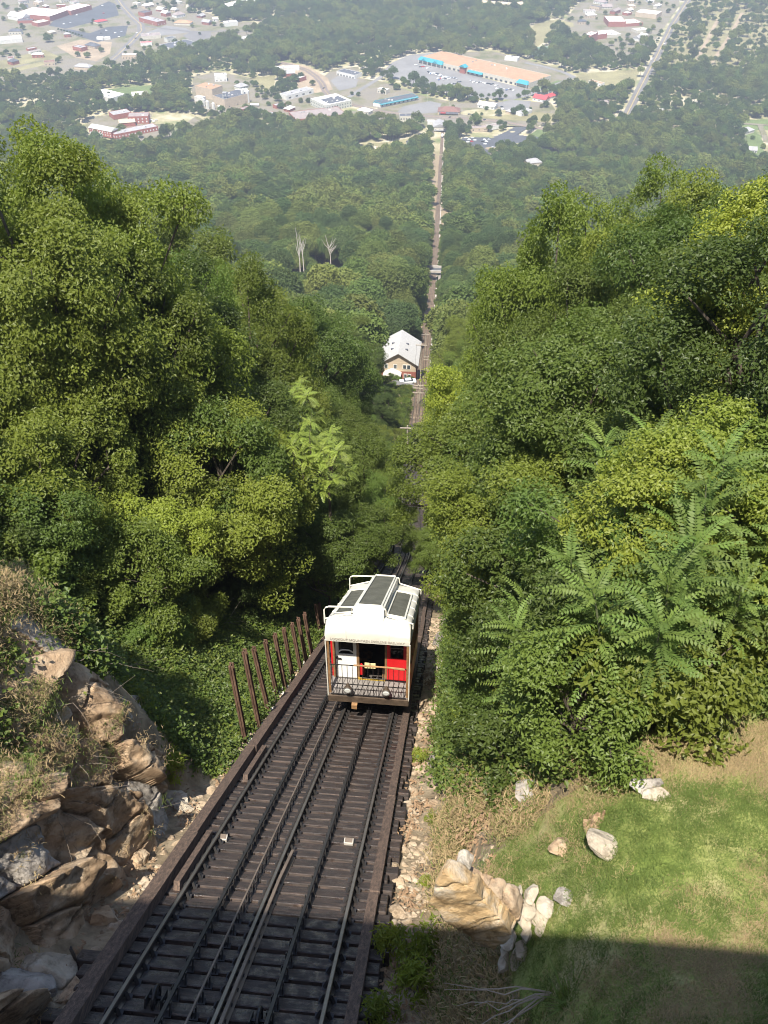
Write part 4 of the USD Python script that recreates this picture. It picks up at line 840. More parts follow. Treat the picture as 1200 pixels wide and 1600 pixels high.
def zone(x, y):
    if x < 640:
        if y > 860: return 'at the top of the left cliff' if x < 330 else 'overhanging the rusty posts'
        if x < 160: return 'at the left edge of the photo, ' + ('high up' if y < 420 else 'half way up' if y < 650 else 'lower down')
        if x < 400: return 'in the middle of the left thicket, ' + ('near its top' if y < 520 else 'in its heart' if y < 720 else 'low down')
        return 'at the track edge of the left thicket, ' + ('near its top' if y < 620 else 'beside the track')
    if y > 1040: return 'along the back of the lawn'
    if x < 780: return 'at the track edge of the right thicket, ' + ('upper part' if y < 560 else 'middle part' if y < 800 else 'beside the car')
    if x < 1000: return 'in the middle of the right thicket, ' + ('near its top' if y < 480 else 'in its heart' if y < 760 else 'behind the lawn')
    return 'at the right edge of the photo, ' + ('high up' if y < 420 else 'half way up' if y < 760 else 'lower down')
seen = {}
for (g, cl, mi, j, s, rz, tl, sq, side), m_, n_ in shown:
    key = (cl, mi) if cl in 'ST' else (cl, mi, j); lab = f'{HUE[mi]} {SIZE[cl]} {zone(*m_[:2])}'; seen[lab] = seen.get(lab, 0) + 1
    w_ = 1.15 + .25 * (s - 1.15) if s > 1.15 else s
    copy({'T': 'slender_tree', 'S': 'bush', 'M': 'young_tree', 'L': 'broadleaf_tree'}[cl], KINDS[key], g, rz, (w_, w_, s * sq), tilt=tl, label=lab, cat='bush' if cl == 'S' else 'tree', group=lab)
print('near', len(cand), len(shown), {k: sum(c[0][1] == k for c in shown) for k in 'SMLT'}, len(seen))
# ---- plants with feathered leaves
def frond(seed, L=.8, pairs=12, ll=.15, lw=.05):
    r = np.random.default_rng(seed); dr = r.uniform(.4, .85); tw = r.uniform(-.5, .5); t = np.linspace(.12, 1, pairs); pos = np.c_[L * t, 0 * t, L * (.38 * t - dr * t ** 2)]; tan = np.c_[np.ones(pairs), 0 * t, .38 - 2 * dr * t]; tan /= np.linalg.norm(tan, axis=1, keepdims=True)
    up = np.c_[-tan[:, 2], 0 * t, tan[:, 0]]; v, f = [], []
    size = np.sin(np.pi * (.15 + .8 * t)) ** .5
    for k in range(pairs):
        for s in (-1, 1):
            a = np.array([0, s, 0]) * .9 + tan[k] * r.uniform(.25, .65) - up[k] * (.22 + s * tw * t[k] + r.uniform(-.1, .3)); a /= np.linalg.norm(a); w = np.cross(a, up[k]); l = ll * size[k] * r.uniform(.85, 1.1); c = pos[k]
            n0 = len(v); v += [c, c + a * l * .45 + w * lw / 2, c + a * l, c + a * l * .45 - w * lw / 2]; f += [[n0, n0 + 1, n0 + 2], [n0, n0 + 2, n0 + 3]]
    b = MB(); b.add(v, f); b.tube(np.c_[np.linspace(0, L, 6), np.zeros(6), L * (.38 * np.linspace(0, 1, 6) - dr * np.linspace(0, 1, 6) ** 2)], .006, 3, cap=False)
    return b.get()
M['stem'] = plain('green_stem', (.09, .1, .05), rough=.6)
sap = []
for k in range(4):
    r = np.random.default_rng(700 + k); kd = kind_of('feather_leaved_sapling'); h = 2.5 + .4 * k
    b = MB(); sx = r.uniform(-.12, .12); b.tube([[0, 0, -.3], [sx * .4, 0, h * .4], [sx, .05, h * .75], [sx * 1.4, .1, h]], [.035, .03, .02, .008], 5); obj('stem', b, M['stem'], kd)
    for q in range(38):
        t = .22 + .78 * (q / 37) ** .8; az = q * 2.4 + r.uniform(-.3, .3); v, f = frond(1000 + 40 * k + q, L=(.5 + .33 * math.sin(math.pi * min(1, .25 + .75 * (1 - t)))) * r.uniform(.85, 1.1), pairs=15, ll=.12, lw=.044)
        el = -(.15 + .75 * t ** 2) + r.uniform(-.15, .15)
        v = v @ trimesh.transformations.rotation_matrix(el, [0, 1, 0])[:3, :3].T @ rotz(az).T + np.array([sx * 1.4 * t, .1 * t, h * t])
        obj('frond', (v, f), M['leaf_pinnate'], kd)
    sap.append(kd)
def place_saplings(n, xr, yr, seed, lab, grp, region, sc=(.7, 1.15), spacing=.5):
    r = np.random.default_rng(seed); pts = []
    for _ in range(n):
        x, y = r.uniform(*xr), r.uniform(*yr); g = np.array([x, y, float(H(x, y))]); s = r.uniform(*sc)
        top = proj(g + [0, 0, 2.6 * s]); bot = proj(g)
        if not inside(region, top[0], top[1]) or bot[1] > np.interp(bot[0], RB[:, 0], RB[:, 1]) - 25: continue
        if pts and np.min(np.hypot(*(np.array(pts) - g[:2]).T)) < spacing: continue
        pts.append(g[:2]); copy('feather_leaved_sapling', sap[int(r.integers(4))], g, r.uniform(0, 6.28), s, tilt=(r.uniform(-12, 12), r.uniform(-12, 12)), label=lab, cat='sapling', group=grp)
    return len(pts)
n1 = place_saplings(1500, (4.5, 16), (8, 24), 51, 'sapling with long feathered leaves in the bright thicket behind the lawn', 'feather leaved saplings behind the lawn', [(800, 720), (960, 640), (1250, 600), (1250, 1060), (1150, 1100), (1000, 1130), (840, 1080), (760, 980), (780, 820)])
n2 = place_saplings(500, (3.8, 20), (14, 40), 52, 'feather leaved sapling among bushes on the right hillside', 'feather leaved saplings on the right hillside', [(690, 760), (900, 560), (1250, 380), (1250, 620), (950, 640), (800, 800), (720, 960)], spacing=1.6)
print('saplings', n1, n2)
# a tree of heaven left of the track
r = np.random.default_rng(77); kd = kind_of('lime_frond_tree'); 
(cv, cf), tips = crown(78, (1.9, 1.9, 2.6), 4.2, 16, 2, 4, .1, .06, .3)
obj('trunk', limbs(79, tips, .09, 2.2), M['bark'], kd)
M['leaf_ailanthus'] = leafy('leaf_ailanthus', [(0, (.2, .26, .04)), (.6, (.3, .36, .06)), (1., (.38, .43, .1))], hue=.008, trans=.4)
q = 0
for t in tips:
    for k in range(10):
        v, f = frond(2000 + q, L=r.uniform(.75, 1.05), pairs=10, ll=.2, lw=.07); az = k * .628 + r.uniform(-.2, .2)
        v = v @ trimesh.transformations.rotation_matrix(-r.uniform(-.25, .6), [0, 1, 0])[:3, :3].T @ rotz(az).T + t + r.normal(size=3) * .12
        obj('frond', (v, f), M['leaf_ailanthus'], kd); q += 1
for px, py, Yd, s, lab in ((465, 630, 34, .62, 'lime green tree with drooping feathered leaves, left of the track'), (512, 715, 31, .68, 'lower lime green tree with feathered leaves nearest the track on the left'), (470, 700, 31, .6, 'smallest lime green feather leaved tree, between the other two')):
    c = atY(px, py, Yd); z = float(H(c[0], c[1])); hh = c[2] - z; s2 = max(.5, hh / 4.6)
    print('ail', c, z, hh); copy('lime_frond_tree', kd, (c[0], c[1], c[2] - 4.4 * s), .4 * px, s, label=lab, cat='tree')
    if hh > 4.4 * s: obj('lower_trunk', MB().tube([[c[0], c[1], z - .3], [c[0], c[1], c[2] - 4.3 * s]], [.11, .09], 7), M['bark']) if False else None
# ground cover on the banks
def patch(seed, n, rad, L, W):
    r = np.random.default_rng(seed); c = np.c_[r.normal(0, rad, (n, 2)), np.abs(r.normal(.09, .06, n))]; o = np.c_[r.normal(0, .4, (n, 2)), np.ones(n)]
    return leaves(c, o / np.linalg.norm(o, axis=1, keepdims=True), L, W, r, up=1.)
gc = []
for k, m in enumerate(('leaf_green', 'leaf_green', 'leaf_olive', 'leaf_dark')):
    kd = kind_of('vine_leaves'); obj('leaves', patch(900 + k, 46, .16, .075, .055), M[m], kd); gc.append(kd)
r = np.random.default_rng(91); n = 15000
x = np.r_[-r.uniform(2.7, 9, n), r.uniform(3.15, 6.0, n), -r.uniform(3.6, 12, n // 3)]; y = np.r_[12.3 + r.uniform(0, 1, n) ** 1.3 * 30, 8.2 + r.uniform(0, 1, n) ** 1.3 * 30, r.uniform(9, 16, n // 3)]
gpx = proj(np.c_[x, y, H(x, y)]); k = ~((x > 3) & (gpx[:, 1] > np.interp(gpx[:, 0], RB[:, 0], RB[:, 1]) + 6)) & (meshkit.fbm(np.c_[x * .9, y * .9, 0 * x], 3, 77) > .36) & ~((x > 3) & (y < 8.2 + (4.6 - x) * .8)) & ~((x < 0) & (y < 13.5) & (x > -4.4)); x, y = x[k], y[k]
scatter('ground_cover', gc, np.c_[x, y, H(x, y)], r.uniform(0, 6.28, len(x)), r.uniform(.7, 1.6, len(x)), r.integers(0, 4, len(x)), 'low leafy vines covering the banks', 'ground cover')
# weeds among the stones
for i, m in enumerate(('leaf_lime', 'leaf_green')):
    k_ = kind_of('weed_plant'); (v, f), tips = crown(640 + i, (.42, .42, .5), .5, 9, 4, 15, .17, .05, .16, low=-.5); b = MB()
    for t_ in tips: b.tube([[0, 0, -.1], t_ * [.4, .4, .6], t_], [.012, .009, .004], 4)
    obj('stems', b, M['stem'], k_); obj('leaves', (v, f), M[m], k_); KINDS[('W', i)] = k_
for px, py, s, lab in ((640, 1512, 1.0, 'bright leafy weed clump at the right end of the sleepers'), (612, 1490, .7, 'small leafy weed at the edge of the sleepers beside the stake'), (600, 1595, .7, 'leafy weed at the bottom edge below the big clump'), (652, 1190, .55, 'weed growing against the sleepers right of the car shadow'), (672, 1290, .4, 'small dark weed in the rubble'), (664, 1384, .35, 'small weed just left of the ochre slab'), (395, 1262, .22, 'tiny weed sprouting between the sleepers'), (740, 1475, .25, 'tuft of weed under the ochre slab'), (655, 1560, .8, 'leafy weed in station shade below the slabs'), (280, 1160, .85, 'bush of bright leaves low on the left bank'), (270, 1215, .8, 'lower leafy bush at the foot of the left bank'), (240, 1290, .45, 'weed clump between cliff foot and sleepers')):
    g = T(px, py); copy('weed', KINDS[('W', px % 2 if s < .8 else 0)], g - [0, 0, .03], px, (s * .95, s * .95, s * 1.15), label=lab, cat='weed')
# spiky tuft and bare twigs in the shade
g = T(888, 1575); x = thing('spiky_plant', g, label='spiky green tuft of blades in the shade by the lawn corner', cat='plant'); obj('blades', tuft(61, 60, .5, .05, .022), M['blade'], x)
M['twig'] = plain('bare_twig', (.3, .25, .2), rough=.8, vary=.2)
r = np.random.default_rng(17)
x = thing('bare_branch', T(860, 1560), label='bare dry branch lying across the shaded bank', cat='branch'); b = MB()
for k in range(7):
    p = np.array([0, 0, .15]); pts = [p]; d = np.array([-r.uniform(.2, .5), r.uniform(-.3, .1), .12])
    for q in range(6): p = p + d * .5 + r.normal(size=3) * .05; pts.append(p)
    b.tube(pts, np.linspace(.012, .003, len(pts)), 4)
obj('twigs', b, M['twig'], x)
M['root'] = plain('root_bark', (.16, .13, .1), rough=.85)
for px, py in ((60, 1130), (90, 1180), (130, 1120), (150, 1060), (110, 1230), (170, 1180), (60, 1280), (200, 1050), (330, 960), (350, 985), (210, 1290), (100, 1050)):
    g = T(px, py); x = thing('hanging_root', g, label='pale bare roots and twigs hanging over the left cliff', cat='root', group='bare roots on the left cliff'); b = MB()
    for k in range(7):
        p = np.array([r.normal(0, .1), r.normal(0, .1), .25]); pts = [p]; d = np.array([.18, r.uniform(-.2, .2), .1])
        for q in range(6): d = d * .85 + r.normal(size=3) * .06 - [0, 0, .05]; p = p + d; pts.append(p)
        b.tube(pts, np.linspace(.008, .002, len(pts)), 4)
    obj('twigs', b, M['root'], x)
# ---------------------------------------------------------------- the town in the valley
def gp2(px): return np.array([G(x, y)[:2] for x, y in px])
CLEAR, BUSYL = [], []                                                    # ground without forest
def GT(px, py): return T(px, py) if py > 218 else G(px, py)
def sheet(name, px, m, z, clear=True, kind='structure'):
    slope = max(p[1] for p in px) > 218
    poly = shapely.Polygon(np.array([GT(x, y)[:2] for x, y in px])).buffer(0)
    if clear: CLEAR.append(poly.buffer(3))
    if name == 'parking_lot': BUSYL.append(poly.buffer(2))
    poly = max(getattr(poly, 'geoms', [poly]), key=lambda g: g.area)
    if slope:
        x0, y0, x1, y1 = poly.bounds; X_, Y_ = np.meshgrid(np.arange(x0, x1, 3.), np.arange(y0, y1, 3.)); obj(name, grid_mesh(X_, Y_, H(X_, Y_) + .25 + z, shapely.contains_xy(poly, X_, Y_)), m, smooth=True, kind=kind); return
    v, f = trimesh.creation.triangulate_polygon(poly, engine='earcut')
    obj(name, (np.c_[v, np.full(len(v), z)], f), m, kind=kind)
def busy(poly): BUSYL.append(poly)
def strip(name, px, width, m, z, clear=3.):
    line = shapely.LineString(gp2(px)); poly = line.buffer(width / 2, cap_style='flat', join_style='round')
    if clear is not None: (CLEAR.append(line.buffer(width / 2 + clear)), BUSYL.append(line.buffer(width / 2 + 4)))
    v, f = trimesh.creation.triangulate_polygon(poly, engine='earcut'); obj(name, (np.c_[v, np.full(len(v), z)], f), m, kind='structure'); return line
def flatmat(name, c, vary=.15, s=.03, rough=.9): 
    c = np.array(c); return earthy(name, [(.3, c * (1 - vary)), (.7, np.minimum(c * (1 + vary), .9))], s, .4, rough=rough, bump=.01, mixs=[(.3, (.9, .9, .9)), (.7, (1.06, 1.06, 1.06))])
M['asphalt_old'] = flatmat('old_asphalt', (.185, .18, .178)); M['asphalt_new'] = flatmat('new_asphalt', (.075, .08, .09)); M['road'] = flatmat('road_asphalt', (.15, .143, .14)); M['road_rose'] = flatmat('rose_asphalt', (.17, .14, .125))
M['dry'] = flatmat('dry_grass_ground', (.21, .19, .1), .35, .02); M['greenfield'] = flatmat('mown_grass', (.11, .145, .055), .3, .03); M['pave'] = earthy('pale_paving', [(.34, (.09, .105, .05)), (.44, (.155, .145, .085)), (.52, (.19, .168, .13)), (.7, (.175, .158, .135))], .022, .3, bump=.01, mixs=[(.3, (.85, .85, .85)), (.7, (1.05, 1.05, 1.05))]); M['dirt'] = flatmat('pale_dirt', (.28, .22, .155), .25); M['court'] = flatmat('sports_court', (.14, .21, .165), .1)
M['w_cream'] = plain('cream_wall', (.46, .43, .36), rough=.85, scale=.3); M['w_white'] = plain('white_wall', (.56, .55, .52), rough=.8, scale=.3); M['w_brick'] = plain('brick_wall', (.27, .095, .07), rough=.9, vary=.25, scale=.6); M['w_tan'] = plain('tan_wall', (.42, .34, .25), rough=.85, scale=.3); M['w_grey'] = plain('pale_green_wall', (.46, .46, .41), rough=.85, scale=.3)
M['r_white'] = plain('white_roof', (.6, .585, .56), rough=.7, scale=.2); M['r_grey'] = plain('grey_roof', (.28, .275, .28), rough=.8, vary=.2, scale=.2); M['r_dark'] = plain('dark_roof', (.075, .08, .095), rough=.8, vary=.25, scale=.2); M['r_tan'] = plain('tan_roof', (.33, .2, .12), rough=.85, vary=.12, scale=.1); M['r_mauve'] = plain('mauve_roof', (.24, .2, .19), rough=.85, vary=.15, scale=.15); M['r_red'] = plain('red_roof', (.36, .05, .055), rough=.6, vary=.12); M['r_brown'] = plain('brown_roof', (.17, .085, .07), rough=.8, vary=.2)
M['teal'] = plain('teal_metal', (.035, .24, .3), rough=.45, vary=.1); M['glass_far'] = plain('dark_window', (.05, .06, .07), rough=.15, spec=.8); M['win_white'] = plain('pale_window', (.55, .56, .56), rough=.4)
# open ground first
sheet('town_ground', [(-80, 140), (-80, -40), (300, -40), (290, 12), (330, 22), (345, 36), (395, 34), (420, 46), (372, 62), (330, 72), (282, 82), (240, 92), (205, 100), (170, 106), (140, 116), (60, 120)], M['pave'], .06)
sheet('open_ground', [(128, 196), (150, 180), (215, 175), (300, 178), (330, 190), (300, 200), (262, 216), (240, 224), (190, 228), (140, 220)], M['pave'], .06)
sheet('open_ground', [(160, 168), (160, 140), (236, 133), (240, 164)], M['greenfield'], .06)
sheet('open_ground', [(298, 165), (302, 120), (340, 112), (392, 122), (410, 135), (450, 150), (480, 142), (520, 108), (560, 104), (562, 122), (600, 128), (662, 150), (700, 158), (770, 158), (860, 160), (872, 178), (838, 199), (800, 197), (740, 196), (700, 200), (680, 206), (640, 190), (560, 188), (545, 188), (470, 198), (440, 190), (400, 176), (330, 178)], M['pave'], .06)
sheet('open_ground', [(430, 108), (440, 96), (482, 104), (512, 122), (520, 140), (480, 148)], M['dirt'], .07)
sheet('meadow', [(392, 122), (430, 118), (428, 138), (408, 142)], M['dry'], .1)
sheet('parking_lot', [(598, 112), (612, 98), (640, 86), (700, 80), (705, 84), (655, 97), (824, 139), (846, 146), (800, 156), (745, 153), (690, 143), (640, 130), (606, 120)], M['asphalt_old'], .12)
sheet('open_ground', [(705, 82), (770, 80), (830, 96), (872, 106), (896, 118), (884, 132), (850, 140), (824, 140)], M['pave'], .08)
sheet('parking_lot', [(718, 244), (762, 249), (778, 236), (812, 226), (850, 226), (850, 214), (812, 211), (826, 198), (806, 195), (770, 212), (722, 216), (708, 222)], M['asphalt_new'], .12)
sheet('lawn_strip', [(826, 212), (840, 202), (872, 196), (870, 212), (848, 216)], M['greenfield'], .1)
sheet('grass_verge', [(748, 176), (800, 172), (870, 178), (860, 192), (800, 188), (752, 184)], M['dry'], .13)
sheet('grass_verge', [(838, 138), (870, 126), (915, 126), (920, 140), (850, 142)], M['greenfield'], .1)
sheet('field', [(828, 50), (836, 38), (870, 30), (896, 36), (896, 42), (870, 44), (850, 66), (834, 76)], M['dry'], .08)
sheet('sports_court', [(830, 88), (832, 74), (858, 72), (856, 86)], M['court'], .12)
sheet('school_ground', [(880, 34), (905, 4), (960, -10), (1060, -20), (1062, 8), (1040, 40), (1024, 62), (1006, 66), (985, 92), (960, 98), (925, 68), (896, 66)], M['pave'], .06)
sheet('cemetery_grass', [(1064, 8), (1100, -20), (1240, -20), (1240, 60), (1190, 112), (1150, 118), (1100, 112), (1030, 112), (1032, 70)], M['dry'], .06, clear=False)
sheet('open_ground', [(1158, 186), (1260, 186), (1260, 250), (1180, 250), (1166, 232)], M['greenfield'], .06)
sheet('meadow', [(556, 246), (562, 224), (606, 222), (664, 212), (668, 230), (620, 240), (600, 250)], M['dry'], .06)
sheet('meadow', [(900, 116), (1000, 108), (990, 140), (935, 150), (905, 140)], M['dry'], .05)
sheet('parking_lot', [(76, 40), (103, 45), (186, 24), (180, 6), (170, 2), (144, 13), (86, 30)], M['asphalt_new'], .12)
sheet('parking_lot', [(92, 46), (128, 58), (152, 66), (196, 56), (200, 40), (168, 42), (140, 52), (110, 46)], M['asphalt_new'], .12)
sheet('dirt_lot', [(88, 72), (125, 62), (175, 66), (172, 84), (150, 96), (118, 90)], M['dirt'], .1)
sheet('meadow', [(-20, 122), (-20, 100), (70, 78), (100, 92), (60, 104)], M['dry'], .1)
sheet('parking_lot', [(226, 52), (258, 40), (290, 44), (300, 50), (250, 56)], M['asphalt_old'], .12)
sheet('parking_lot', [(286, 56), (300, 48), (330, 50), (330, 62), (300, 66)], M['road'], .12)
sheet('parking_lot', [(516, 126), (536, 114), (560, 124), (556, 136), (530, 142)], M['asphalt_old'], .12)
sheet('parking_lot', [(620, 176), (630, 166), (672, 158), (690, 162), (684, 176), (650, 178)], M['asphalt_old'], .12)
sheet('parking_lot', [(770, 162), (800, 156), (830, 158), (826, 170), (790, 172)], M['asphalt_old'], .12)
roads = [strip('road', [(172, -20), (190, 8), (206, 26), (220, 38), (221, 48), (205, 66), (184, 86), (166, 100)], 15, M['road'], .2),
         strip('road', [(1084, -12), (1068, 12), (1050, 40), (1026, 88), (1002, 134), (978, 182)], 13, M['road'], .2),
         strip('road', [(438, 98), (460, 103), (480, 110), (494, 120), (503, 130), (508, 142), (520, 156), (550, 164), (590, 173), (640, 180), (690, 183), (740, 186), (790, 191), (840, 200), (880, 206), (940, 196), (978, 182)], 11, M['road_rose'], .2),
         strip('road', [(-40, 84), (20, 76), (62, 64), (76, 78), (112, 92), (160, 100)], 9, M['pave'], .16), strip('road', [(-40, 116), (10, 108), (60, 96), (110, 90)], 9, M['pave'], .15),
         strip('road', [(545, 152), (560, 142), (590, 124), (604, 114)], 8, M['asphalt_old'], .17), strip('road', [(790, 154), (850, 139), (880, 128), (896, 120), (880, 113), (850, 104), (820, 98)], 9, M['asphalt_old'], .18),
         strip('road', [(1188, 196), (1196, 216), (1200, 240), (1204, 270)], 8, M['pave'], .16), strip('road', [(1160, 193), (1210, 196)], 7, M['pave'], .15), strip('road', [(221, 40), (250, 44), (300, 50), (360, 48), (400, 50)], 7, M['road'], .19),
         strip('road', [(1160, 20), (1138, 60), (1112, 98)], 7, M['dirt'], .14), strip('road', [(1122, 30), (1096, 80), (1088, 98), (1060, 110)], 7, M['dirt'], .13), strip('road', [(820, 200), (800, 212), (790, 224)], 8, M['asphalt_new'], .15), strip('road', [(220, 222), (262, 214), (330, 196), (300, 190)], 7, M['pave'], .14)]
for ln, w in ((roads[0], .5), (roads[1], .5), (roads[2], .4)):
    for off in (-.25, .25) if w == .5 else (0,):
        poly = ln.offset_curve(off * (1.6)).buffer(w / 3); v, f = trimesh.creation.triangulate_polygon(max(getattr(poly, 'geoms', [poly]), key=lambda g: g.area), engine='earcut'); obj('road_marking', (np.c_[v, np.full(len(v), .21)], f), M['yellow'], kind='structure')

def bld(label, cat, L, N, R, h, wall, roof, top='flat', rows=0, cols=(0, 0), win='glass_far', wsize=(1.6, 1.7), z0=0., name='building', fascia=None, clear=2., eave=.5, rise=None, first=1.0, group=None, front=24.):
    """A building from three corners of its foot as seen in the photograph (left, nearest, right); L or R may be a depth in metres instead."""
    if N[1] > 218: z0 = float(T(*N)[2])
    Np = G(*N, z0)[:2]
    if not np.ndim(L): u = G(*R, z0)[:2] - Np; du = np.linalg.norm(u); u /= du; v = np.array([-u[1], u[0]]); dv = float(L)
    elif not np.ndim(R): v = G(*L, z0)[:2] - Np; dv = np.linalg.norm(v); v /= dv; u = np.array([v[1], -v[0]]); du = float(R)
    else:
        u = G(*R, z0)[:2] - Np; du = np.linalg.norm(u); u /= du; v0 = G(*L, z0)[:2] - Np; v = np.array([-u[1], u[0]]); v = v if v @ v0 > 0 else -v; dv = abs(v0 @ v)
    fr_ = np.array([0, -front])
    BUSYL.append(shapely.Polygon([Np - u * 5 - v * 12, Np + u * (du + 5) - v * 12, Np + u * (du + 5) + v * (dv + 5), Np - u * 5 + v * (dv + 5)]).buffer(0).union(shapely.Point(Np).buffer(1)))
    flip = u[0] * v[1] - u[1] * v[0] < 0
    x = thing(name, (Np[0], Np[1], z0), math.atan2(u[1], u[0]), label=label, cat=cat, group=group)
    s = -1 if flip else 1
    W = lambda a, b, z: (a, s * b, z)
    CLEAR.append(shapely.Polygon([Np - u * clear - v * clear, Np + u * (du + clear) - v * clear, Np + u * (du + clear) + v * (dv + clear), Np - u * clear + v * (dv + clear)]))
    CLEAR.append(shapely.Polygon([Np - u * 1., Np + u * (du + 1.), Np + u * (du + 1.) + fr_, Np - u * 1. + fr_]).buffer(0))
    obj('wall', MB().box(W(du / 2, dv / 2, h / 2 - .5), (du, dv, h + 1.)), M[wall], x)
    if top == 'flat':
        rf = obj('roof', MB().box(W(du / 2, dv / 2, h + .12), (du - .6, dv - .6, .3)), M[roof], x)
        b = MB()
        for c, sz in ((W(du / 2, .15, h + .25), (du + .1, .3, .9)), (W(du / 2, dv - .15, h + .25), (du + .1, .3, .9)), (W(.15, dv / 2, h + .25), (.3, dv - .6, .9)), (W(du - .15, dv / 2, h + .25), (.3, dv - .6, .9))): b.box(c, sz)
        obj('parapet', b, M[fascia or wall], x)
        rr = np.random.default_rng(int(du * 100))
        for k in range(int(min(6, du * dv / 260))): 
            sz = rr.uniform(1.5, 3.5); obj('roof_unit', MB().box(W(rr.uniform(.2, .8) * du, rr.uniform(.2, .8) * dv, h + .9), (sz, sz * .7, 1.4)), M['r_white' if k % 2 else 'r_grey'], rf)
    else:
        rise = rise or .28 * min(du, dv); e = eave; along_u = du >= dv if top != 'gable_v' else False
        a, b = (du, dv) if along_u else (dv, du); ins = 0 if top.startswith('gable') else b / 2
        pts = [(-e, -e, h), (a + e, -e, h), (a + e, b + e, h), (-e, b + e, h), (ins - (e if not ins else 0), b / 2, h + rise), (a - ins + (e if not ins else 0), b / 2, h + rise)]
        pts = [(p[0], s * p[1], p[2]) if along_u else (p[1], s * p[0], p[2]) for p in pts]
        v8 = np.array(pts); lo = v8.copy(); lo[:, 2] -= .25
        q = [[0, 1, 5, 4], [2, 3, 4, 5], [1, 2, 5, 5], [3, 0, 4, 4]]
        f = []
        for aa in q: f += [[aa[0], aa[1], aa[2]]] + ([[aa[0], aa[2], aa[3]]] if aa[2] != aa[3] else [])
        f += [[0, 3, 2], [0, 2, 1]]
        m = trimesh.convex.convex_hull(np.vstack([v8, lo[:4]]))
        obj('roof', (m.vertices, m.faces), M[roof], x)
    def windows(face, n):
        if not n: return
        Lf = du if face == 0 else dv
        for r_ in range(rows):
            z = first + 1.0 + r_ * ((h - first) / max(rows, 1))
            for k in range(n):
                t = (k + .5) / n * Lf
                if face == 0: c, sz = W(t, -.03, z), (wsize[0], .12, wsize[1])
                elif face == 1: c, sz = W(-.03, t, z), (.12, wsize[0], wsize[1])
                else: c, sz = W(du + .03, t, z), (.12, wsize[0], wsize[1])
                obj('window', MB().box(c, sz), M[win], x)
    windows(0, cols[0]); windows(1, cols[1])
    if len(cols) > 2: windows(2, cols[2])
    return x, du, dv, W
# shopping centre
x, du, dv, W = bld('long shopping centre with tan roof and teal canopies behind the big car park', 'shop', 62, (655, 97.5), (826, 138), 7.5, 'w_cream', 'r_tan', clear=4)
print('plaza', du, dv)
for a, b in ((.0, .235), (.90, 1.0)):
    c = MB(); w = (b - a) * du; m = trimesh.convex.convex_hull(np.array([W(a * du, -5, 5.6), W(b * du, -5, 5.6), W(a * du, 6, 5.6), W(b * du, 6, 5.6), W(a * du + 3, 1, 10.5), W(b * du - 3, 1, 10.5)])); c.tm(m); obj('canopy', c, M['teal'], x)
    for k in range(max(2, int(w / 9))): obj('column', MB().box(W(a * du + 2 + k * (w - 4) / max(1, int(w / 9) - 1), -4.6, 2.8), (.8, .8, 5.6)), M['w_white'], x)
for k in (.06, .17): obj('gable', MB().tm(trimesh.convex.convex_hull(np.array([W(k * du - 6, -5.3, 5.7), W(k * du + 6, -5.3, 5.7), W(k * du, -5.3, 10.), W(k * du, 2, 10.), W(k * du - 6, 2, 5.7), W(k * du + 6, 2, 5.7)]))), M['teal'], x)
o = obj('entrance_tower', MB().box(W(.425 * du, -1.5, 5), (11, 6, 10)), M['w_brick'], x); obj('tower_roof', MB().tm(trimesh.convex.convex_hull(np.array([W(.425 * du - 7, -6, 10), W(.425 * du + 7, -6, 10), W(.425 * du - 7, 4, 10), W(.425 * du + 7, 4, 10), W(.425 * du, -6, 14), W(.425 * du, 4, 14)]))), M['teal'], o)
obj('awning', MB().tm(trimesh.convex.convex_hull(np.array([W(.47 * du, -4, 4.5), W(.6 * du, -4, 4.5), W(.47 * du, -.2, 7), W(.6 * du, -.2, 7), W(.47 * du, -.2, 4.5), W(.6 * du, -.2, 4.5)]))), M['teal'], x)
for k in range(16):
    t = .25 + .64 * k / 15
    if .38 < t < .46: continue
    obj('shop_window', MB().box(W(t * du, -.06, 2), (5, .2, 3)), M['glass_far'], x)
bld('white flat roofed service block behind the shopping centre', 'building', 12, (788, 94), (808, 96.5), 5, 'w_white', 'r_white')
# strip of shops, restaurant and neighbours
x, du, dv, W = bld('low strip of shops with a teal front and dark roof', 'shop', 17, (594, 168), (653, 156), 5.2, 'w_white', 'r_dark', rows=1, cols=(9, 0), wsize=(3, 2.4), fascia='teal')
obj('canopy', MB().box(W(du / 2, -1.2, 4.2), (du, 2.4, .9)), M['teal'], x)
x, du, dv, W = bld('small teal and white shop at the left end of the strip', 'shop', 12, (583, 166), (594, 167), 5, 'w_white', 'r_dark', fascia='teal')
x, du, dv, W = bld('brown roofed restaurant with dark blue awning by the crossroads', 'restaurant', 20, (684, 179), (718, 180), 4.5, 'w_tan', 'r_brown', top='hip', rise=5)
obj('awning', MB().tm(trimesh.convex.convex_hull(np.array([W(2, -3, 2.6), W(du - 2, -3, 2.6), W(2, 0, 4.2), W(du - 2, 0, 4.2), W(2, 0, 2.6), W(du - 2, 0, 2.6)]))), M['r_dark'], x); obj('sign', MB().box(W(8, -3.2, 3.6), (8, .3, 1.2)), M['red'], x)
bld('cream two storey building with a row of dark windows, left of the crossroads', 'building', 14, (625, 190), (658, 189), 7, 'w_cream', 'r_dark', rows=1, cols=(8, 0), wsize=(1.8, 2.2), first=2.5)
bld('white gabled hall with small car park in front of the shopping centre', 'hall', 14, (746, 168), (772, 172), 4.5, 'w_white', 'r_white', top='gable', rows=1, cols=(4, 0))
bld('white house wing with red roof, left one of two', 'house', 14, (832, 157), (852, 161), 4.5, 'w_white', 'r_red', top='gable', rise=4.5, rows=1, cols=(3, 0))
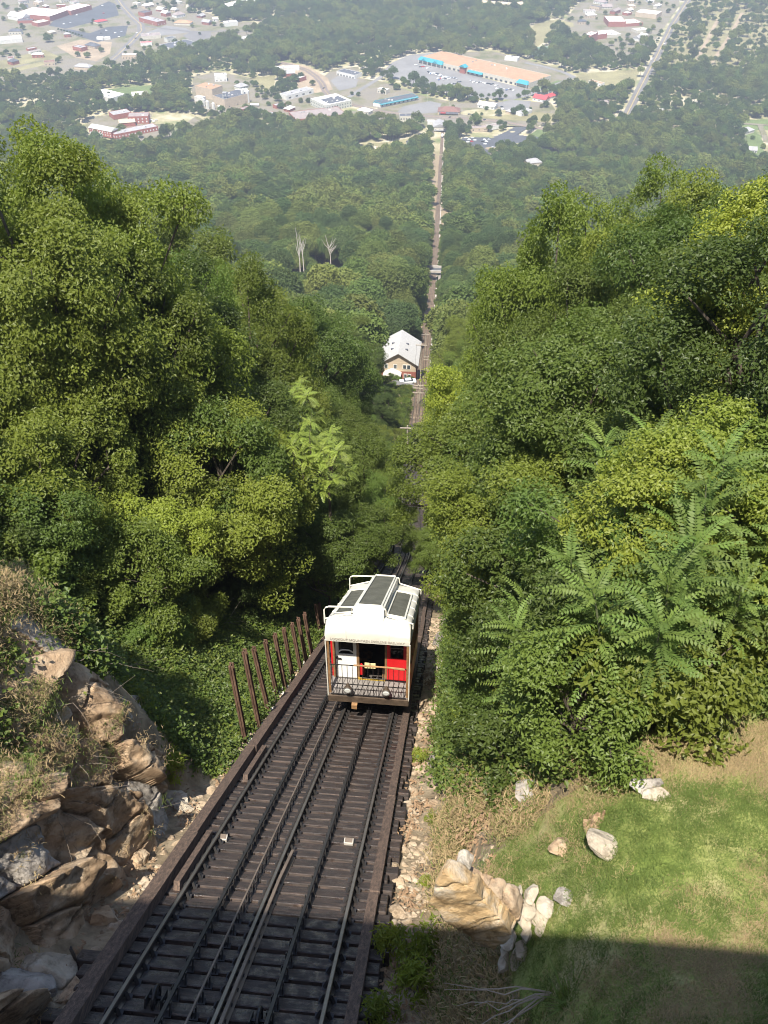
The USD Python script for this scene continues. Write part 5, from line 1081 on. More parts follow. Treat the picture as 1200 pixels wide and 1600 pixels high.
bld('smaller white house wing with red roof, right one of two', 'house', 11, (852, 158), (868, 153), 4., 'w_white', 'r_red', top='gable', rise=3.5, rows=1, cols=(2, 0))
bld('long white trailer building with a tan roof beside the trees', 'building', 9, (919, 131), (939, 136), 4.5, 'w_white', 'r_tan', rows=1, cols=(5, 0))
bld('orange brick low building beside the dark car park', 'building', 12, (735, 206), (762, 204), 4, 'w_tan', 'r_mauve', rows=1, cols=(3, 0))
bld('white walled shed right of the orange brick building', 'building', 9, (764, 203), (780, 200), 4, 'w_white', 'r_mauve')
x, du, dv, W = bld('grey roofed lower station where the track ends', 'station', 24, (677, 205), (697, 205), 6, 'w_cream', 'r_grey', top='gable', rise=4, rows=1, cols=(3, 0)); obj('porch', MB().box(W(du / 2, -2.2, 2.2), (du, 4, .4)), M['r_grey'], x)
bld('white kiosk left of the lower station', 'building', 8, (668, 196), (679, 196), 5, 'w_white', 'r_white')
bld('long white bungalow with dark roof, left of the lower track', 'house', 10, (638, 229), (659, 227), 4, 'w_white', 'r_dark', top='gable', rows=1, cols=(4, 0))
bld('peach coloured house with a hip roof at the edge of the woods', 'house', 14, (569, 243), (595, 240), 5, 'w_tan', 'w_tan', top='hip', rows=1, cols=(4, 1))
# offices, low works and yard
x, du, dv, W = bld('pale green two storey office block with a dark roof terrace', 'office', (478.5, 166), (509.5, 175.5), (549.5, 167), 9.5, 'w_grey', 'r_white', rows=2, cols=(10, 9), wsize=(1.5, 1.8)); obj('roof_terrace', MB().box(W(du * .55, dv * .4, 9.85), (du * .7, dv * .6, .16)), M['r_dark'], x)
bld('low brick works with broad mauve grey roofs below the office block', 'works', (433, 183), (463, 193), (541, 184), 5, 'w_brick', 'r_mauve', rows=1, cols=(8, 3), wsize=(2, 2), win='win_white')
bld('long white workshop with a dark grey roof beside the trees', 'workshop', 17, (448, 157), (490, 146), 6.5, 'w_white', 'r_grey', rows=1, cols=(4, 0), wsize=(4.5, 2), first=2.)
bld('white garage with dark blue roof and a row of dark doors', 'garage', 20, (526, 117), (554, 123.5), 5.5, 'w_white', 'r_dark', rows=1, cols=(6, 0), wsize=(3, 2.6), first=.4)
bld('pale low building among trees inside the bend of the road', 'building', 14, (430, 112), (468, 110), 4.5, 'w_white', 'w_grey')
# works with silos
x, du, dv, W = bld('tan roofed block of the works with silos', 'factory', (316, 147), (333, 156), (349, 150), 15, 'w_tan', 'r_tan', rows=1, cols=(2, 1))
x, du, dv, W = bld('larger tan block with dark roof in the works with silos', 'factory', (336, 163), (352, 170), (391, 160), 13, 'w_tan', 'r_dark', rows=1, cols=(3, 2))
bld('white block standing behind the works with silos', 'factory', 14, (336, 128), (355, 127), 9, 'w_white', 'r_white', rows=1, cols=(3, 0))
bld('small brick annex at the right foot of the works', 'factory', 8, (380, 178), (391, 174), 6, 'w_brick', 'r_mauve', rows=1, cols=(2, 0), win='win_white')
bld('pale shed at the left of the works', 'shed', 10, (304, 158), (316, 160), 6, 'w_white', 'r_white')
for k, (px, py, rr, hh) in enumerate(((380.5, 160, 2.8, 19), (387.5, 160, 2.8, 17), (319, 166, 2.2, 10), (325, 170, 2.4, 11), (334, 171, 2.2, 9), (343, 174, 2., 8))):
    c = G(px, py); x = thing('silo', (c[0], c[1], 0), label=['taller of the two white silos beside the works', 'shorter of the two white silos beside the works', 'leftmost low white tank before the works', 'second low white tank before the works', 'third low white tank before the works', 'rightmost low white tank before the works'][k], cat='silo')
    obj('shell', MB().tube([[0, 0, 0], [0, 0, hh]], rr, 16), M['w_white'], x, smooth=40); obj('dome', MB().tube([[0, 0, hh + .01], [0, 0, hh + .8], [0, 0, hh + 1.2]], [rr, rr * .7, .2], 16), M['r_white'], x); obj('ladder', MB().box((0, -rr - .2, hh / 2), (.6, .2, hh)), M['w_grey'], x)
c = G(398, 166); x = thing('tank', (c[0], c[1], 0), label='white horizontal tank lying right of the works', cat='tank'); obj('shell', MB().tube([[-7, 0, 2.5], [-6.5, 0, 2.5], [6.5, 0, 2.5], [7, 0, 2.5]], [.8, 2, 2, .8], 14), M['w_white'], x, smooth=40); obj('cradle', MB().box((0, 0, .4), (9, 2, 1.2)), M['conc'], x)
c = G(353, 168); x = thing('lattice_tower', (c[0], c[1], 0), label='grey lattice conveyor tower in front of the works', cat='tower'); b = MB()
for sx in (-2.5, 2.5):
    for sy in (-2.5, 2.5): obj('leg', MB().box((sx, sy, 11), (.4, .4, 22)), M['w_grey'], x)
for z in range(2, 22, 4): obj('brace', MB().box((0, -2.5, z), (5, .3, .3)), M['w_grey'], x)
obj('platform', MB().box((0, 0, 22.2), (6.4, 6.4, .4)), M['r_grey'], x)
# white buildings in the wood and the brick mill
bld('white roofed shed with dark windows in the wood, left of the pair', 'shed', (164, 146), (174, 161), (196, 154), 6.5, 'w_white', 'r_white', rows=1, cols=(0, 4), wsize=(2, 1.6))
bld('white roofed hall in the wood, right of the pair', 'hall', 22, (208, 161), (234, 159), 10, 'w_cream', 'r_white')
bld('long brick mill wing with dark roof and white windows nearest the forest', 'mill', 18, (181, 221), (248, 208), 9, 'w_brick', 'r_grey', rows=2, cols=(14, 5), wsize=(1.5, 2), win='win_white', first=.8)
bld('left brick mill wing with a pale grey roof', 'mill', 16, (140, 208), (175, 215), 8, 'w_brick', 'w_grey', top='gable', rise=3, rows=2, cols=(9, 2), wsize=(1.4, 1.8), win='win_white')
bld('square brick mill block with flat roof at the back', 'mill', 20, (201, 193), (233, 192), 9, 'w_brick', 'r_mauve', rows=2, cols=(5, 0), wsize=(1.8, 2), win='win_white')
bld('low mill shed with a pale roof between the brick wings', 'mill', 18, (187, 198), (212, 196), 5, 'w_brick', 'w_tan', top='gable', rise=2)
bld('low dark roofed mill shed behind the brick wings', 'mill', 20, (178, 186), (206, 181), 5, 'w_brick', 'r_grey')
bld('small white porch building in front of the left mill wing', 'building', 7, (141, 212), (158, 214), 3.5, 'w_white', 'w_grey')
# top left: shopping street
bld('big flat white roofed store with red front, top left', 'store', (44, 22), (79, 34), (107, 24), 9, 'w_brick', 'r_white')
bld('right store with red front and white roof, top left', 'store', 38, (112, 24), (144, 15), 8, 'w_brick', 'r_white')
bld('cream roofed brick shop at the near corner of the red stores', 'shop', (52, 39), (60, 42), (79, 38), 6, 'w_brick', 'w_cream')
bld('white gabled hall at the top left edge', 'hall', 22, (13, 30), (36, 34), 7, 'w_white', 'r_white', top='gable', rise=6)
bld('low dark roofed building between the white hall and red stores', 'building', 16, (28, 37), (52, 36), 4.5, 'w_brick', 'r_dark')
bld('bright red canopy roof beside the dark car park', 'canopy', 15, (153, 38), (169, 35), 4, 'w_cream', 'r_red', top='hip', rise=2.5)
bld('white kiosk left of two by the lower dark car park', 'kiosk', 8, (151, 62), (161, 63), 4, 'w_white', 'r_white'); bld('white kiosk right of two by the lower dark car park', 'kiosk', 8, (163, 63), (173, 62), 4, 'w_white', 'r_white')
bld('low white roofed warehouse at the left edge of the photograph', 'warehouse', 30, (-30, 72), (36, 66), 6, 'w_white', 'w_cream')
bld('red and white shop with grey roof right of the main street', 'shop', (236, 30), (246, 41), (260, 38), 7, 'w_brick', 'r_grey', rows=1, cols=(3, 2), win='win_white')
bld('smaller red shop behind the grey roofed one', 'shop', 18, (226, 26), (238, 23), 6, 'w_brick', 'r_dark')
bld('open pavilion with an orange hip roof', 'pavilion', 18, (272, 39), (297, 40), 4, 'w_cream', 'r_tan', top='hip', rise=4)
bld('low mauve roofed shop on the near side of the street', 'shop', 24, (222, 62), (252, 60), 5, 'w_cream', 'r_mauve')
bld('white shop with a red sign board below the mauve roof', 'shop', 10, (220, 72), (238, 71), 5, 'w_white', 'r_red')
bld('white walled store with a dark roof at the edge of the wood', 'store', (252, 76), (270, 83), (312, 74), 6.5, 'w_white', 'r_dark')
bld('long white roofed warehouse at the top of the wood', 'warehouse', 30, (352, 18), (405, 6), 7, 'w_cream', 'r_white')
bld('white block among trees in the upper middle', 'building', 14, (352, 42), (372, 40), 7, 'w_white', 'r_white'); bld('white shed at the upper edge of the wood', 'shed', 12, (378, 66), (402, 60), 5, 'w_white', 'r_white')
bld('grey roofed house at the lower edge of the open lots', 'house', 14, (116, 108), (140, 110), 4.5, 'w_tan', 'r_grey', top='hip')
# school, top right
bld('brick tower block at the left end of the school', 'school', (920, 62), (922, 68), (933, 63), 13, 'w_brick', 'r_white'); bld('brick wing with a pale roof beside the school tower', 'school', 16, (932, 62), (948, 60), 8, 'w_brick', 'r_white')
bld('broad white roofed school hall', 'school', 50, (950, 42), (977, 42), 9, 'w_brick', 'r_white'); bld('low white roofed school wing in front of the hall', 'school', 36, (946, 60), (970, 58), 5, 'w_cream', 'r_white')
bld('pale roofed school wing right of the hall', 'school', 36, (977, 42), (1004, 40), 5, 'w_brick', 'w_cream'); bld('long building with white roof and olive wall, behind the school', 'school', 34, (992, 26), (1025, 30), 8, 'w_tan', 'r_white')
bld('flat pale roofed building right of the school', 'school', 20, (995, 52), (1014, 50), 4, 'w_cream', 'w_cream')
for k, (a, b, lab) in enumerate((((752, 10), (772, 12), 'leftmost'), ((776, 12), (798, 14), 'second'), ((802, 14), (822, 12), 'third'), ((826, 10), (848, 8), 'rightmost'))): bld(lab + ' of the beige terraced houses at the top middle edge', 'house', 14, a, b, 7, 'w_cream', 'w_tan', top='gable', rows=1, cols=(3, 0))
bld('grey roofed house by the lane at the right edge', 'house', 14, (1163, 212), (1178, 207), 4, 'w_cream', 'r_grey', top='hip'); bld('white house with grey roof at the right edge, nearer one', 'house', 12, (1167, 239), (1182, 240), 4, 'w_white', 'r_grey', top='gable', rows=1, cols=(4, 0))
bld('grey roof half hidden in the woods right of the track', 'house', 14, (826, 264), (846, 262), 7, 'w_cream', 'r_grey', top='hip'); bld('long white bus shelter at the end of the straight road', 'shelter', 3, (1018, 174), (1038, 176), 4, 'w_white', 'r_white'); bld('small white hut beside the bus shelter', 'hut', 5, (1038, 180), (1044, 180), 5, 'w_white', 'r_white')
bld('light house front among trees beside the straight road', 'house', 9, (938, 167), (951, 166), 6, 'w_cream', 'r_mauve', top='gable')
# smaller houses, shops and sheds that fill the streets
rb = np.random.default_rng(52); BUSY = shapely.union_all([b_.buffer(0) for b_ in BUSYL]); nb_ = 0
wl, rl_ = ['w_white', 'w_cream', 'w_brick', 'w_tan', 'w_grey'], ['r_white', 'r_grey', 'r_mauve', 'r_dark', 'r_brown', 'w_cream']
wn = {'w_white': 'white', 'w_cream': 'cream', 'w_brick': 'brick', 'w_tan': 'tan', 'w_grey': 'grey'}; rn = {'r_white': 'white', 'r_grey': 'grey', 'r_mauve': 'mauve', 'r_dark': 'dark', 'r_brown': 'brown', 'w_cream': 'cream'}
for zone_, zn, tries in (([(0, 0), (290, 0), (330, 25), (400, 36), (410, 46), (330, 70), (240, 90), (160, 100), (0, 112)], 'in the streets at the top left', 260), ([(305, 165), (315, 124), (430, 110), (510, 112), (560, 130), (640, 150), (860, 164), (838, 195), (700, 195), (560, 184), (470, 194)], 'near the crossroads and works', 110), ([(884, 34), (940, -4), (1050, -4), (1030, 50), (990, 88), (925, 68)], 'around the school at the top right', 50)):
    zp = shapely.Polygon(gp2(zone_)); x0, y0, x1, y1 = zp.bounds
    for _ in range(tries):
        a = np.array([rb.uniform(x0, x1), rb.uniform(y0, y1)]); w_, d_ = rb.uniform(9, 26), rb.uniform(8, 16); an = rb.choice([.3, -.5, .9]) + rb.normal(0, .05); u = np.array([math.cos(an), math.sin(an)]); v = np.array([-u[1], u[0]])
        poly = shapely.Polygon([a, a + u * w_, a + u * w_ + v * d_, a + v * d_])
        if not zp.contains(poly) or BUSY.intersects(poly.buffer(2)): continue
        BUSY = BUSY.union(poly.buffer(4)); pa, pb_ = proj([*a, 0]), proj([*(a + u * w_), 0]); wm, rm = str(rb.choice(wl)), str(rb.choice(rl_, p=[.34, .24, .14, .12, .08, .08])); tp = str(rb.choice(['flat', 'gable', 'hip'])); nb_ += 1
        lab = f"small {wn[wm]} building with a {rn[rm]} {'flat' if tp == 'flat' else 'pitched'} roof {zn}"
        bld(lab, 'building', float(d_), pa[:2], pb_[:2], float(rb.uniform(3.5, 6.5)), wm, rm, top=tp, rows=1, cols=(max(2, int(w_ / 5)), 0), group=lab, front=0.)
print('small buildings', nb_)
# cars: one kind per paint
carm = {}
def car_mesh(bus=False):
    b = MB(); b.box((0, 0, .62), (4.5, 1.8, .62)); b.tm(trimesh.convex.convex_hull(np.array([(-1.9, -.8, .93), (1.2, -.8, .93), (-1.9, .8, .93), (1.2, .8, .93), (-1.4, -.68, 1.5), (.5, -.68, 1.5), (-1.4, .68, 1.5), (.5, .68, 1.5)])))
    return b
for nm, c in (('white', (.75, .75, .74)), ('dark', (.03, .033, .04)), ('silver', (.4, .41, .42)), ('red', (.35, .03, .03)), ('blue', (.05, .1, .25))):
    k = kind_of('parked_car'); mm = plain(nm + '_car_paint', c, rough=.3, spec=.6, vary=.02)
    body = MB(); body.box((0, 0, .62), (4.5, 1.8, .62)); obj('body', body, mm, k)
    obj('cabin', MB().tm(trimesh.convex.convex_hull(np.array([(-1.9, -.8, .94), (1.2, -.8, .94), (-1.9, .8, .94), (1.2, .8, .94), (-1.4, -.68, 1.5), (.5, -.68, 1.5), (-1.4, .68, 1.5), (.5, .68, 1.5)]))), mm if nm != 'dark' else M['glass_far'], k)
    for sx in (-1.4, 1.4):
        for sy in (-.85, .85): obj('wheel', MB().tube([[sx, sy - .1, .33], [sx, sy + .1, .33]], .33, 10), M['black'], k)
    carm[nm] = k
def park(px, py, col, ang, lab, grp, z=.125):
    c = GT(px, py) + [0, 0, z + .28] if py > 218 else G(px, py, z); copy('parked_car', carm[col], c, ang, 1.0, label=lab, cat='car', group=grp)
r = np.random.default_rng(44); base = math.atan2(*(G(826, 138) - G(655, 97))[[1, 0]])
for (a, b, n) in (((650, 102), (674, 107), 8), ((669, 113), (702, 122), 22), ((684, 124), (716, 123), 14), ((696, 134), (722, 128), 8), ((736, 128), (780, 134), 14), ((776, 138), (806, 142), 8), ((655, 128), (672, 126), 5)):
    for k in range(n):
        t = (k + r.uniform(-.2, .2)) / n; col = r.choice(['white', 'dark', 'silver', 'red', 'blue'], p=[.34, .34, .2, .06, .06]); park(a[0] + (b[0] - a[0]) * t, a[1] + (b[1] - a[1]) * t + r.uniform(-1.6, 1.6), col, base + math.pi / 2 + r.uniform(-.06, .06), f'{col} car parked in rows before the shopping centre', f'{col} cars before the shopping centre')
for px, py, col in ((728, 216, 'white'), (733, 219, 'white'), (738, 216, 'silver'), (726, 221, 'dark'), (731, 223, 'white'), (737, 222, 'red'), (742, 220, 'white'), (757, 219, 'white'), (760, 222, 'white'), (764, 219, 'silver'), (754, 222, 'dark'), (758, 226, 'white'), (745, 243, 'white'), (748, 240, 'dark'), (770, 231, 'silver'), (790, 197, 'white')):
    park(px, py, col, r.uniform(0, .3), f'{col} car in the dark car park by the lower station', f'{col} cars in the dark car park')
for px, py, col in ((1038, 69, 'white'), (1022, 97, 'silver'), (1021, 88, 'dark'), (703, 183.5, 'dark'), (757, 187.5, 'dark'), (214, 52, 'white'), (212, 60, 'dark'), (197, 75, 'silver'), (459, 103, 'white'), (506, 138, 'dark'), (1018, 93, 'white')): park(px, py, col, .9, f'{col} car driving on a valley road', f'{col} cars on the valley roads', .21)
for px, py, col in ((100, 38, 'white'), (110, 36, 'silver'), (160, 9, 'white'), (162, 21, 'red'), (120, 24, 'white'), (166, 48, 'white'), (180, 52, 'white'), (190, 50, 'silver'), (158, 52, 'dark'), (186, 58, 'white'), (770, 168, 'white'), (784, 167, 'dark'), (785, 171, 'white'), (733, 179, 'dark'), (738, 180, 'dark'), (743, 181, 'silver'), (236, 188, 'white'), (240, 190, 'white'), (244, 188, 'silver')): park(px, py, col, .4, f'{col} car in a small town car park', f'{col} cars in small town car parks')
# street lights in the big car park
for px, py in ((667, 86), (702, 168), (714, 150), (668, 160), (838, 120), (585, 176)):
    c = G(px, py); x = thing('lamp_post', (c[0], c[1], 0), label='tall pale lamp post standing in the valley town', cat='lamp post', group='lamp posts in the valley town'); obj('pole', MB().tube([[0, 0, 0], [0, 0, 14]], [.16, .1], 6), M['w_grey'], x); obj('head', MB().box((0, 0, 14.1), (1.4, .5, .3)), M['w_white'], x)
# ---------------------------------------------------------------- half way down: bridge, house, poles
Yb = 520.; zb = float(P(Yb)); x = thing('road_bridge', (float(xc(Yb)), Yb, zb), label='short road bridge with pale parapets crossing high over the track', cat='bridge')
obj('deck', MB().box((0, 0, 5.6), (9.5, 7, .7)), M['asphalt_new'], x)
for yy in (-3.3, 3.3): obj('parapet', MB().box((0, yy, 6.5), (9.5, .5, 1.3)), M['conc'], x)
for s in (-1, 1): obj('abutment', MB().box((s * 4., 0, 2.2), (1.4, 6, 6.8)), M['conc'], x)
obj('beam', MB().box((0, -2.9, 4.95), (9, .5, .8)), M['r_dark'], x)
q = T(622, 592); hz = math.atan2(-(q[0] - CAM[0]), q[1]) - .08
hs = thing('house', (q[0], q[1], q[2] - .3), hz, label='two storey house with broad pale grey roof and brick ground floor, halfway down', cat='house')
w, d, h1, h2, rz_ = 10.5, 13., 3.0, 6.0, 3.4
obj('ground_floor', MB().box((0, d / 2, h1 / 2 - 1), (w, d, h1 + 2)), M['w_brick'], hs); obj('upper_wall', MB().box((0, d / 2, (h1 + h2) / 2 + .01), (w + .04, d + .04, h2 - h1)), M['w_tan'], hs)
obj('gable_wall', MB().tm(trimesh.convex.convex_hull(np.array([(-w / 2, .02, h2), (w / 2, .02, h2), (0, .02, h2 + rz_ - .3), (-w / 2, d - .02, h2), (w / 2, d - .02, h2), (0, d - .02, h2 + rz_ - .3)]))), M['w_tan'], hs)
M['shingle'] = plain('grey_shingle', (.33, .325, .32), rough=.85, vary=.12, scale=2)
rf = None
for s in (-1, 1):
    nrm = np.array([s * rz_, 0, w / 2 + .0]); nrm /= np.linalg.norm(nrm); a = np.array([[0, -.8, h2 + rz_], [0, d + .8, h2 + rz_], [s * (w / 2 + .8), d + .8, h2 - .45], [s * (w / 2 + .8), -.8, h2 - .45]])
    o = obj('roof_slope', MB().tm(trimesh.convex.convex_hull(np.vstack([a, a - [0, 0, .18]]))), M['shingle'], hs)
    for k in range(2): obj('skylight', MB().box((s * 2.1, 4 + 3.5 * k, h2 + rz_ * .62), (.9, .5, .4)), M['r_dark'], o)
for k, xx in enumerate((-3.6, -.9, 1.9, 3.1)):
    o = obj('window', MB().box((xx, -.04, 4.6), (1.15, .12, 1.5)), M['w_white'], hs); obj('pane', MB().box((xx, -.11, 4.6), (.85, .06, 1.2)), M['glass_far'], o)
for xx in (2.2, 3.4): o = obj('window', MB().box((xx, -.04, 1.5), (1.0, .12, 1.4)), M['w_white'], hs); obj('pane', MB().box((xx, -.11, 1.5), (.75, .06, 1.1)), M['glass_far'], o)
pz = obj('porch_roof', MB().tm(trimesh.convex.convex_hull(np.array([(-4.4, -2.6, 2.7), (1.0, -2.6, 2.7), (-1.7, -2.6, 4.0), (-4.4, 0, 2.7), (1.0, 0, 2.7), (-1.7, 0, 4.0)]))), M['w_white'], hs)
for xx in (-4.0, .6): obj('porch_post', MB().box((xx, -2.4, 1.2), (.3, .3, 3.)), M['w_white'], pz)
obj('front_door', MB().box((-1.7, -.05, 1.2), (1.1, .14, 2.2)), M['r_brown'], hs)
CLEAR_MID = []
gx_ = T(641, 606)
vm = {'blue': plain('blue_van_paint', (.02, .14, .5), rough=.3), 'pale': plain('silver_paint', (.5, .52, .54), rough=.3)}
for (px, py), nm, c, lab, cat, hh in (((637, 588), 'pickup_truck', 'blue', 'bright blue pickup truck parked beside the house', 'truck', 1.8), ((637, 599), 'parked_car', 'pale', 'pale car with dark windows parked nearest below the house', 'car', 1.45)):
    g = T(px, py); x = thing(nm, g, .25, label=lab, cat=cat); b = MB(); b.add(*cbox((4.9, 1.9, .75), .12)); v, f = b.get(); obj('body', (v + [0, 0, .75], f), vm[c], x)
    obj('cabin', MB().tm(trimesh.convex.convex_hull(np.array([(-1.2, -.85, 1.12), (1.6, -.85, 1.12), (-1.2, .85, 1.12), (1.6, .85, 1.12), (-.8, -.7, hh), (1.0, -.7, hh), (-.8, .7, hh), (1.0, .7, hh)]))), M['glass_far'], x); obj('cabin_roof', MB().box((.1, 0, hh + .03), (1.7, 1.36, .06)), vm[c], x)
    for sx in (-1.5, 1.5):
        for sy in (-.9, .9): obj('wheel', MB().tube([[sx, sy - .12, .36], [sx, sy + .12, .36]], .36, 12), M['black'], x)
dv_ = [T(*p) for p in ((624, 600), (652, 592), (654, 604), (640, 612), (622, 607))]; dv_ = np.array(dv_)
cx_ = dv_[:, :2].mean(0); lx2, ly2 = np.meshgrid(np.linspace(cx_[0] - 5, cx_[0] + 6, 8), np.linspace(cx_[1] - 6, cx_[1] + 8, 8)); obj('driveway', grid_mesh(lx2, ly2, H(lx2, ly2) + .12), M['asphalt_old'], smooth=True, kind='structure')
M['pole_wood'] = plain('grey_pole_wood', (.3, .26, .21), rough=.85, vary=.2)
poles = []
for px, pyb, pyt, arms, lab in ((656, 628, 537, (0,), 'tallest utility pole beside the track below the house'), (653, 632, 608, (0, .5, 1.3), 'utility pole with three cross arms in front of the others'), (664, 560, 521, (0,), 'utility pole with a cross arm beyond the house'), (636, 706, 688, (.1,), 'short utility pole where the track passes the trees'), (668, 590, 556, (0, .6), 'utility pole right of the house')):
    g = tpt(px, pyb) if False else T(px, pyb); top = atY(px, pyt, g[1]); h = max(6., top[2] - g[2]); x = thing('utility_pole', g, label=lab, cat='utility pole'); obj('pole', MB().tube([[0, 0, -.5], [0, 0, h]], [.19, .13], 7), M['pole_wood'], x)
    for a in arms: obj('cross_arm', MB().box((0, -.18, h - .3 - a * 1.6), (2.8, .16, .18)), M['pole_wood'], x)
    poles.append((g, h))
b = MB()
for (g1, h1_), (g2, h2_) in ((poles[0], poles[2]), (poles[1], poles[0]), (poles[3], poles[1])):
    for s in (-1.2, 0, 1.2):
        t = np.linspace(0, 1, 13)[:, None]; p = (g1 + [s, 0, h1_ - .2]) * (1 - t) + (g2 + [s, 0, h2_ - .2]) * t; p[:, 2] -= 1.6 * (4 * t * (1 - t))[:, 0]; b.tube(p, .025, 3)
tag(obj('power_lines', b, M['iron']), 'thin power lines sagging between the poles beside the track', 'wires', kind='stuff')
# ---------------------------------------------------------------- the forest
def far_crown(seed, rad, zc, lobes, quads, L, W):
    r = np.random.default_rng(seed); rad = np.array(rad); b = MB(); C, O = [], []
    for k in range(lobes):
        d = r.normal(size=3); d[2] = abs(d[2]) * .9 - .25; d /= np.linalg.norm(d); c = d * rad * r.uniform(.35, .62); br = rad * r.uniform(.38, .58)
        n = quads // lobes; q = r.normal(size=(n, 3)); q[:, 2] = np.abs(q[:, 2]) * 1.1 - .45; q /= np.linalg.norm(q, axis=1, keepdims=True); C.append(c + q * br * r.uniform(.82, 1.08, n)[:, None]); O.append(q)
    C, O = np.vstack(C) + [0, 0, zc], np.vstack(O); return leaves(C, O, L, W, r, droop=.1, up=.35)
fcol = {'forest_green': [(0, (.078, .115, .024)), (.6, (.118, .16, .033)), (1., (.165, .205, .05))], 'forest_dark': [(0, (.055, .088, .024)), (.6, (.085, .128, .033)), (1., (.125, .168, .045))], 'forest_pale': [(0, (.115, .14, .03)), (.6, (.16, .19, .042)), (1., (.21, .235, .065))]}
for k, v in fcol.items(): M[k] = leafy(k, v, trans=.25, hue=.014, rough=.6, spec=.25)
mids, fars = [], []
for i, m in enumerate(('forest_green', 'forest_dark', 'forest_pale')):
    for j in range(2):
        k = kind_of('woodland_tree'); obj('trunk', MB().tube([[0, 0, -2], [0, 0, 5], [.2, .1, 9]], [.32, .25, .1], 6), M['bark'], k); obj('crown', far_crown(1200 + 10 * i + j, (4.6, 4.6, 4.8), 8.4, 13 + 3 * j, 4600, .62, .42), M[m], k); mids.append(k)
        k = kind_of('far_tree'); obj('trunk', MB().tube([[0, 0, -1], [0, 0, 8]], [.3, .15], 5), M['bark'], k); obj('crown', far_crown(1300 + 10 * i + j, (4.8, 4.8, 4.6), 7.6, 9 + 2 * j, 900, 1.25, .9), M[m], k); fars.append(k)
clear_u = shapely.union_all(CLEAR); shapely.prepare(clear_u)
cem = shapely.Polygon(gp2([(1064, 8), (1100, -20), (1240, -20), (1240, 60), (1190, 112), (1150, 118), (1100, 112), (1030, 112), (1032, 70)]))
KEEP = [(602, 646, 522, 596, 285, .9), (650, 660, 604, 640, 215, .8), (651, 661, 655, 702, 175, .8), (663, 682, 480, 560, 480, .55), (666, 688, 432, 470, 540, .6), (676, 692, 190, 436, 1400, .5), (460, 480, 378, 428, float(T(470, 437)[1]), .8), (502, 532, 390, 416, float(T(517, 420)[1]), .8)]   # what must stay in sight: box in the photograph, and how far away it is
r = np.random.default_rng(5)
def spots(y0, y1, s, xm):
    ys = np.arange(y0, y1, s * .87); out = []
    for k, y in enumerate(ys):
        half = (y + 60) * xm; xs = np.arange(-half - 40, half + 40, s) + (k % 2) * s / 2; out.append(np.c_[xs, np.full(len(xs), y)])
    p = np.vstack(out); return p + r.uniform(-.42, .42, p.shape) * s
pts = np.vstack([spots(62, 330, 6.3, .56), spots(330, 700, 6.8, .5), spots(700, 1500, 8.2, .5), spots(1500, 3000, 9.6, .48)])
pr = proj(np.c_[pts, H(pts[:, 0], pts[:, 1]) + 8]); pts = pts[(pr[:, 2] > 5) & (pr[:, 0] > -140) & (pr[:, 0] < 1340) & (pr[:, 1] > -60)]
pts = pts[~shapely.contains_xy(clear_u, pts[:, 0], pts[:, 1])]
z = H(pts[:, 0], pts[:, 1]); Yv = pts[:, 1]
patchy = meshkit.fbm(np.c_[pts / 60., 0 * z], 3, 60)
sc = np.clip(np.exp(r.normal(0, .3, len(pts))) * np.interp(patchy, [.3, .7], [.72, 1.3]), .42, 1.75) * np.interp(Yv, [60, 250, 1400, 2000], [.8, 1.05, 1.0, 1.1])
corr = (np.abs(pts[:, 0] - xc(Yv)) > np.where(Yv < 1440, 1.6 + 3.3 * sc, 0)); thin = ~(shapely.contains_xy(cem, pts[:, 0], pts[:, 1]) & (r.uniform(size=len(pts)) > .33))
keep = corr & thin & (meshkit.noise(np.c_[pts / 22., 0 * z], 90) > .13)
c = np.c_[pts, z + 8.2 * sc]; pj = proj(c); rp = 4.6 * sc * FPX / pj[:, 2]
for x0, x1, y0, y1, yd, kk in KEEP:
    hit = (pj[:, 0] + rp * kk > x0) & (pj[:, 0] - rp * kk < x1) & (pj[:, 1] + rp * kk > y0) & (pj[:, 1] - rp * kk < y1) & (Yv < yd + 4); keep &= ~hit
ol = np.interp(pj[:, 0], OL[:, 0], OL[:, 1]); rl = np.interp(pj[:, 0], RL[:, 0], RL[:, 1])
keep &= ~((Yv < 150) & (pj[:, 1] - rp < np.where(pj[:, 0] < 630, ol, rl) + 6))
house_xy = np.array([q[0], q[1] + 5]); keep &= np.hypot(*(pts - house_xy).T) > 11
pts, z, sc, patchy, Yv, pj, rp = pts[keep], z[keep], sc[keep], patchy[keep], Yv[keep], pj[keep], rp[keep]
print('forest', len(pts), (Yv < 650).sum())
sel = np.clip(((patchy - .5) * 5 + r.normal(0, .8, len(pts)) + 1).round(), 0, 2).astype(int); sel = np.array([1, 0, 2])[sel]
idx = sel * 2 + r.integers(0, 2, len(pts)); rz = r.uniform(0, 6.28, len(pts)); hs_ = np.c_[sc, sc, sc * r.uniform(.85, 1.15, len(pts))]
fine = [KINDS[('L', i_, j_)] for i_ in (1, 2, 0) for j_ in (0, 1)]                 # the same sort of crown with small leaves, for those close by
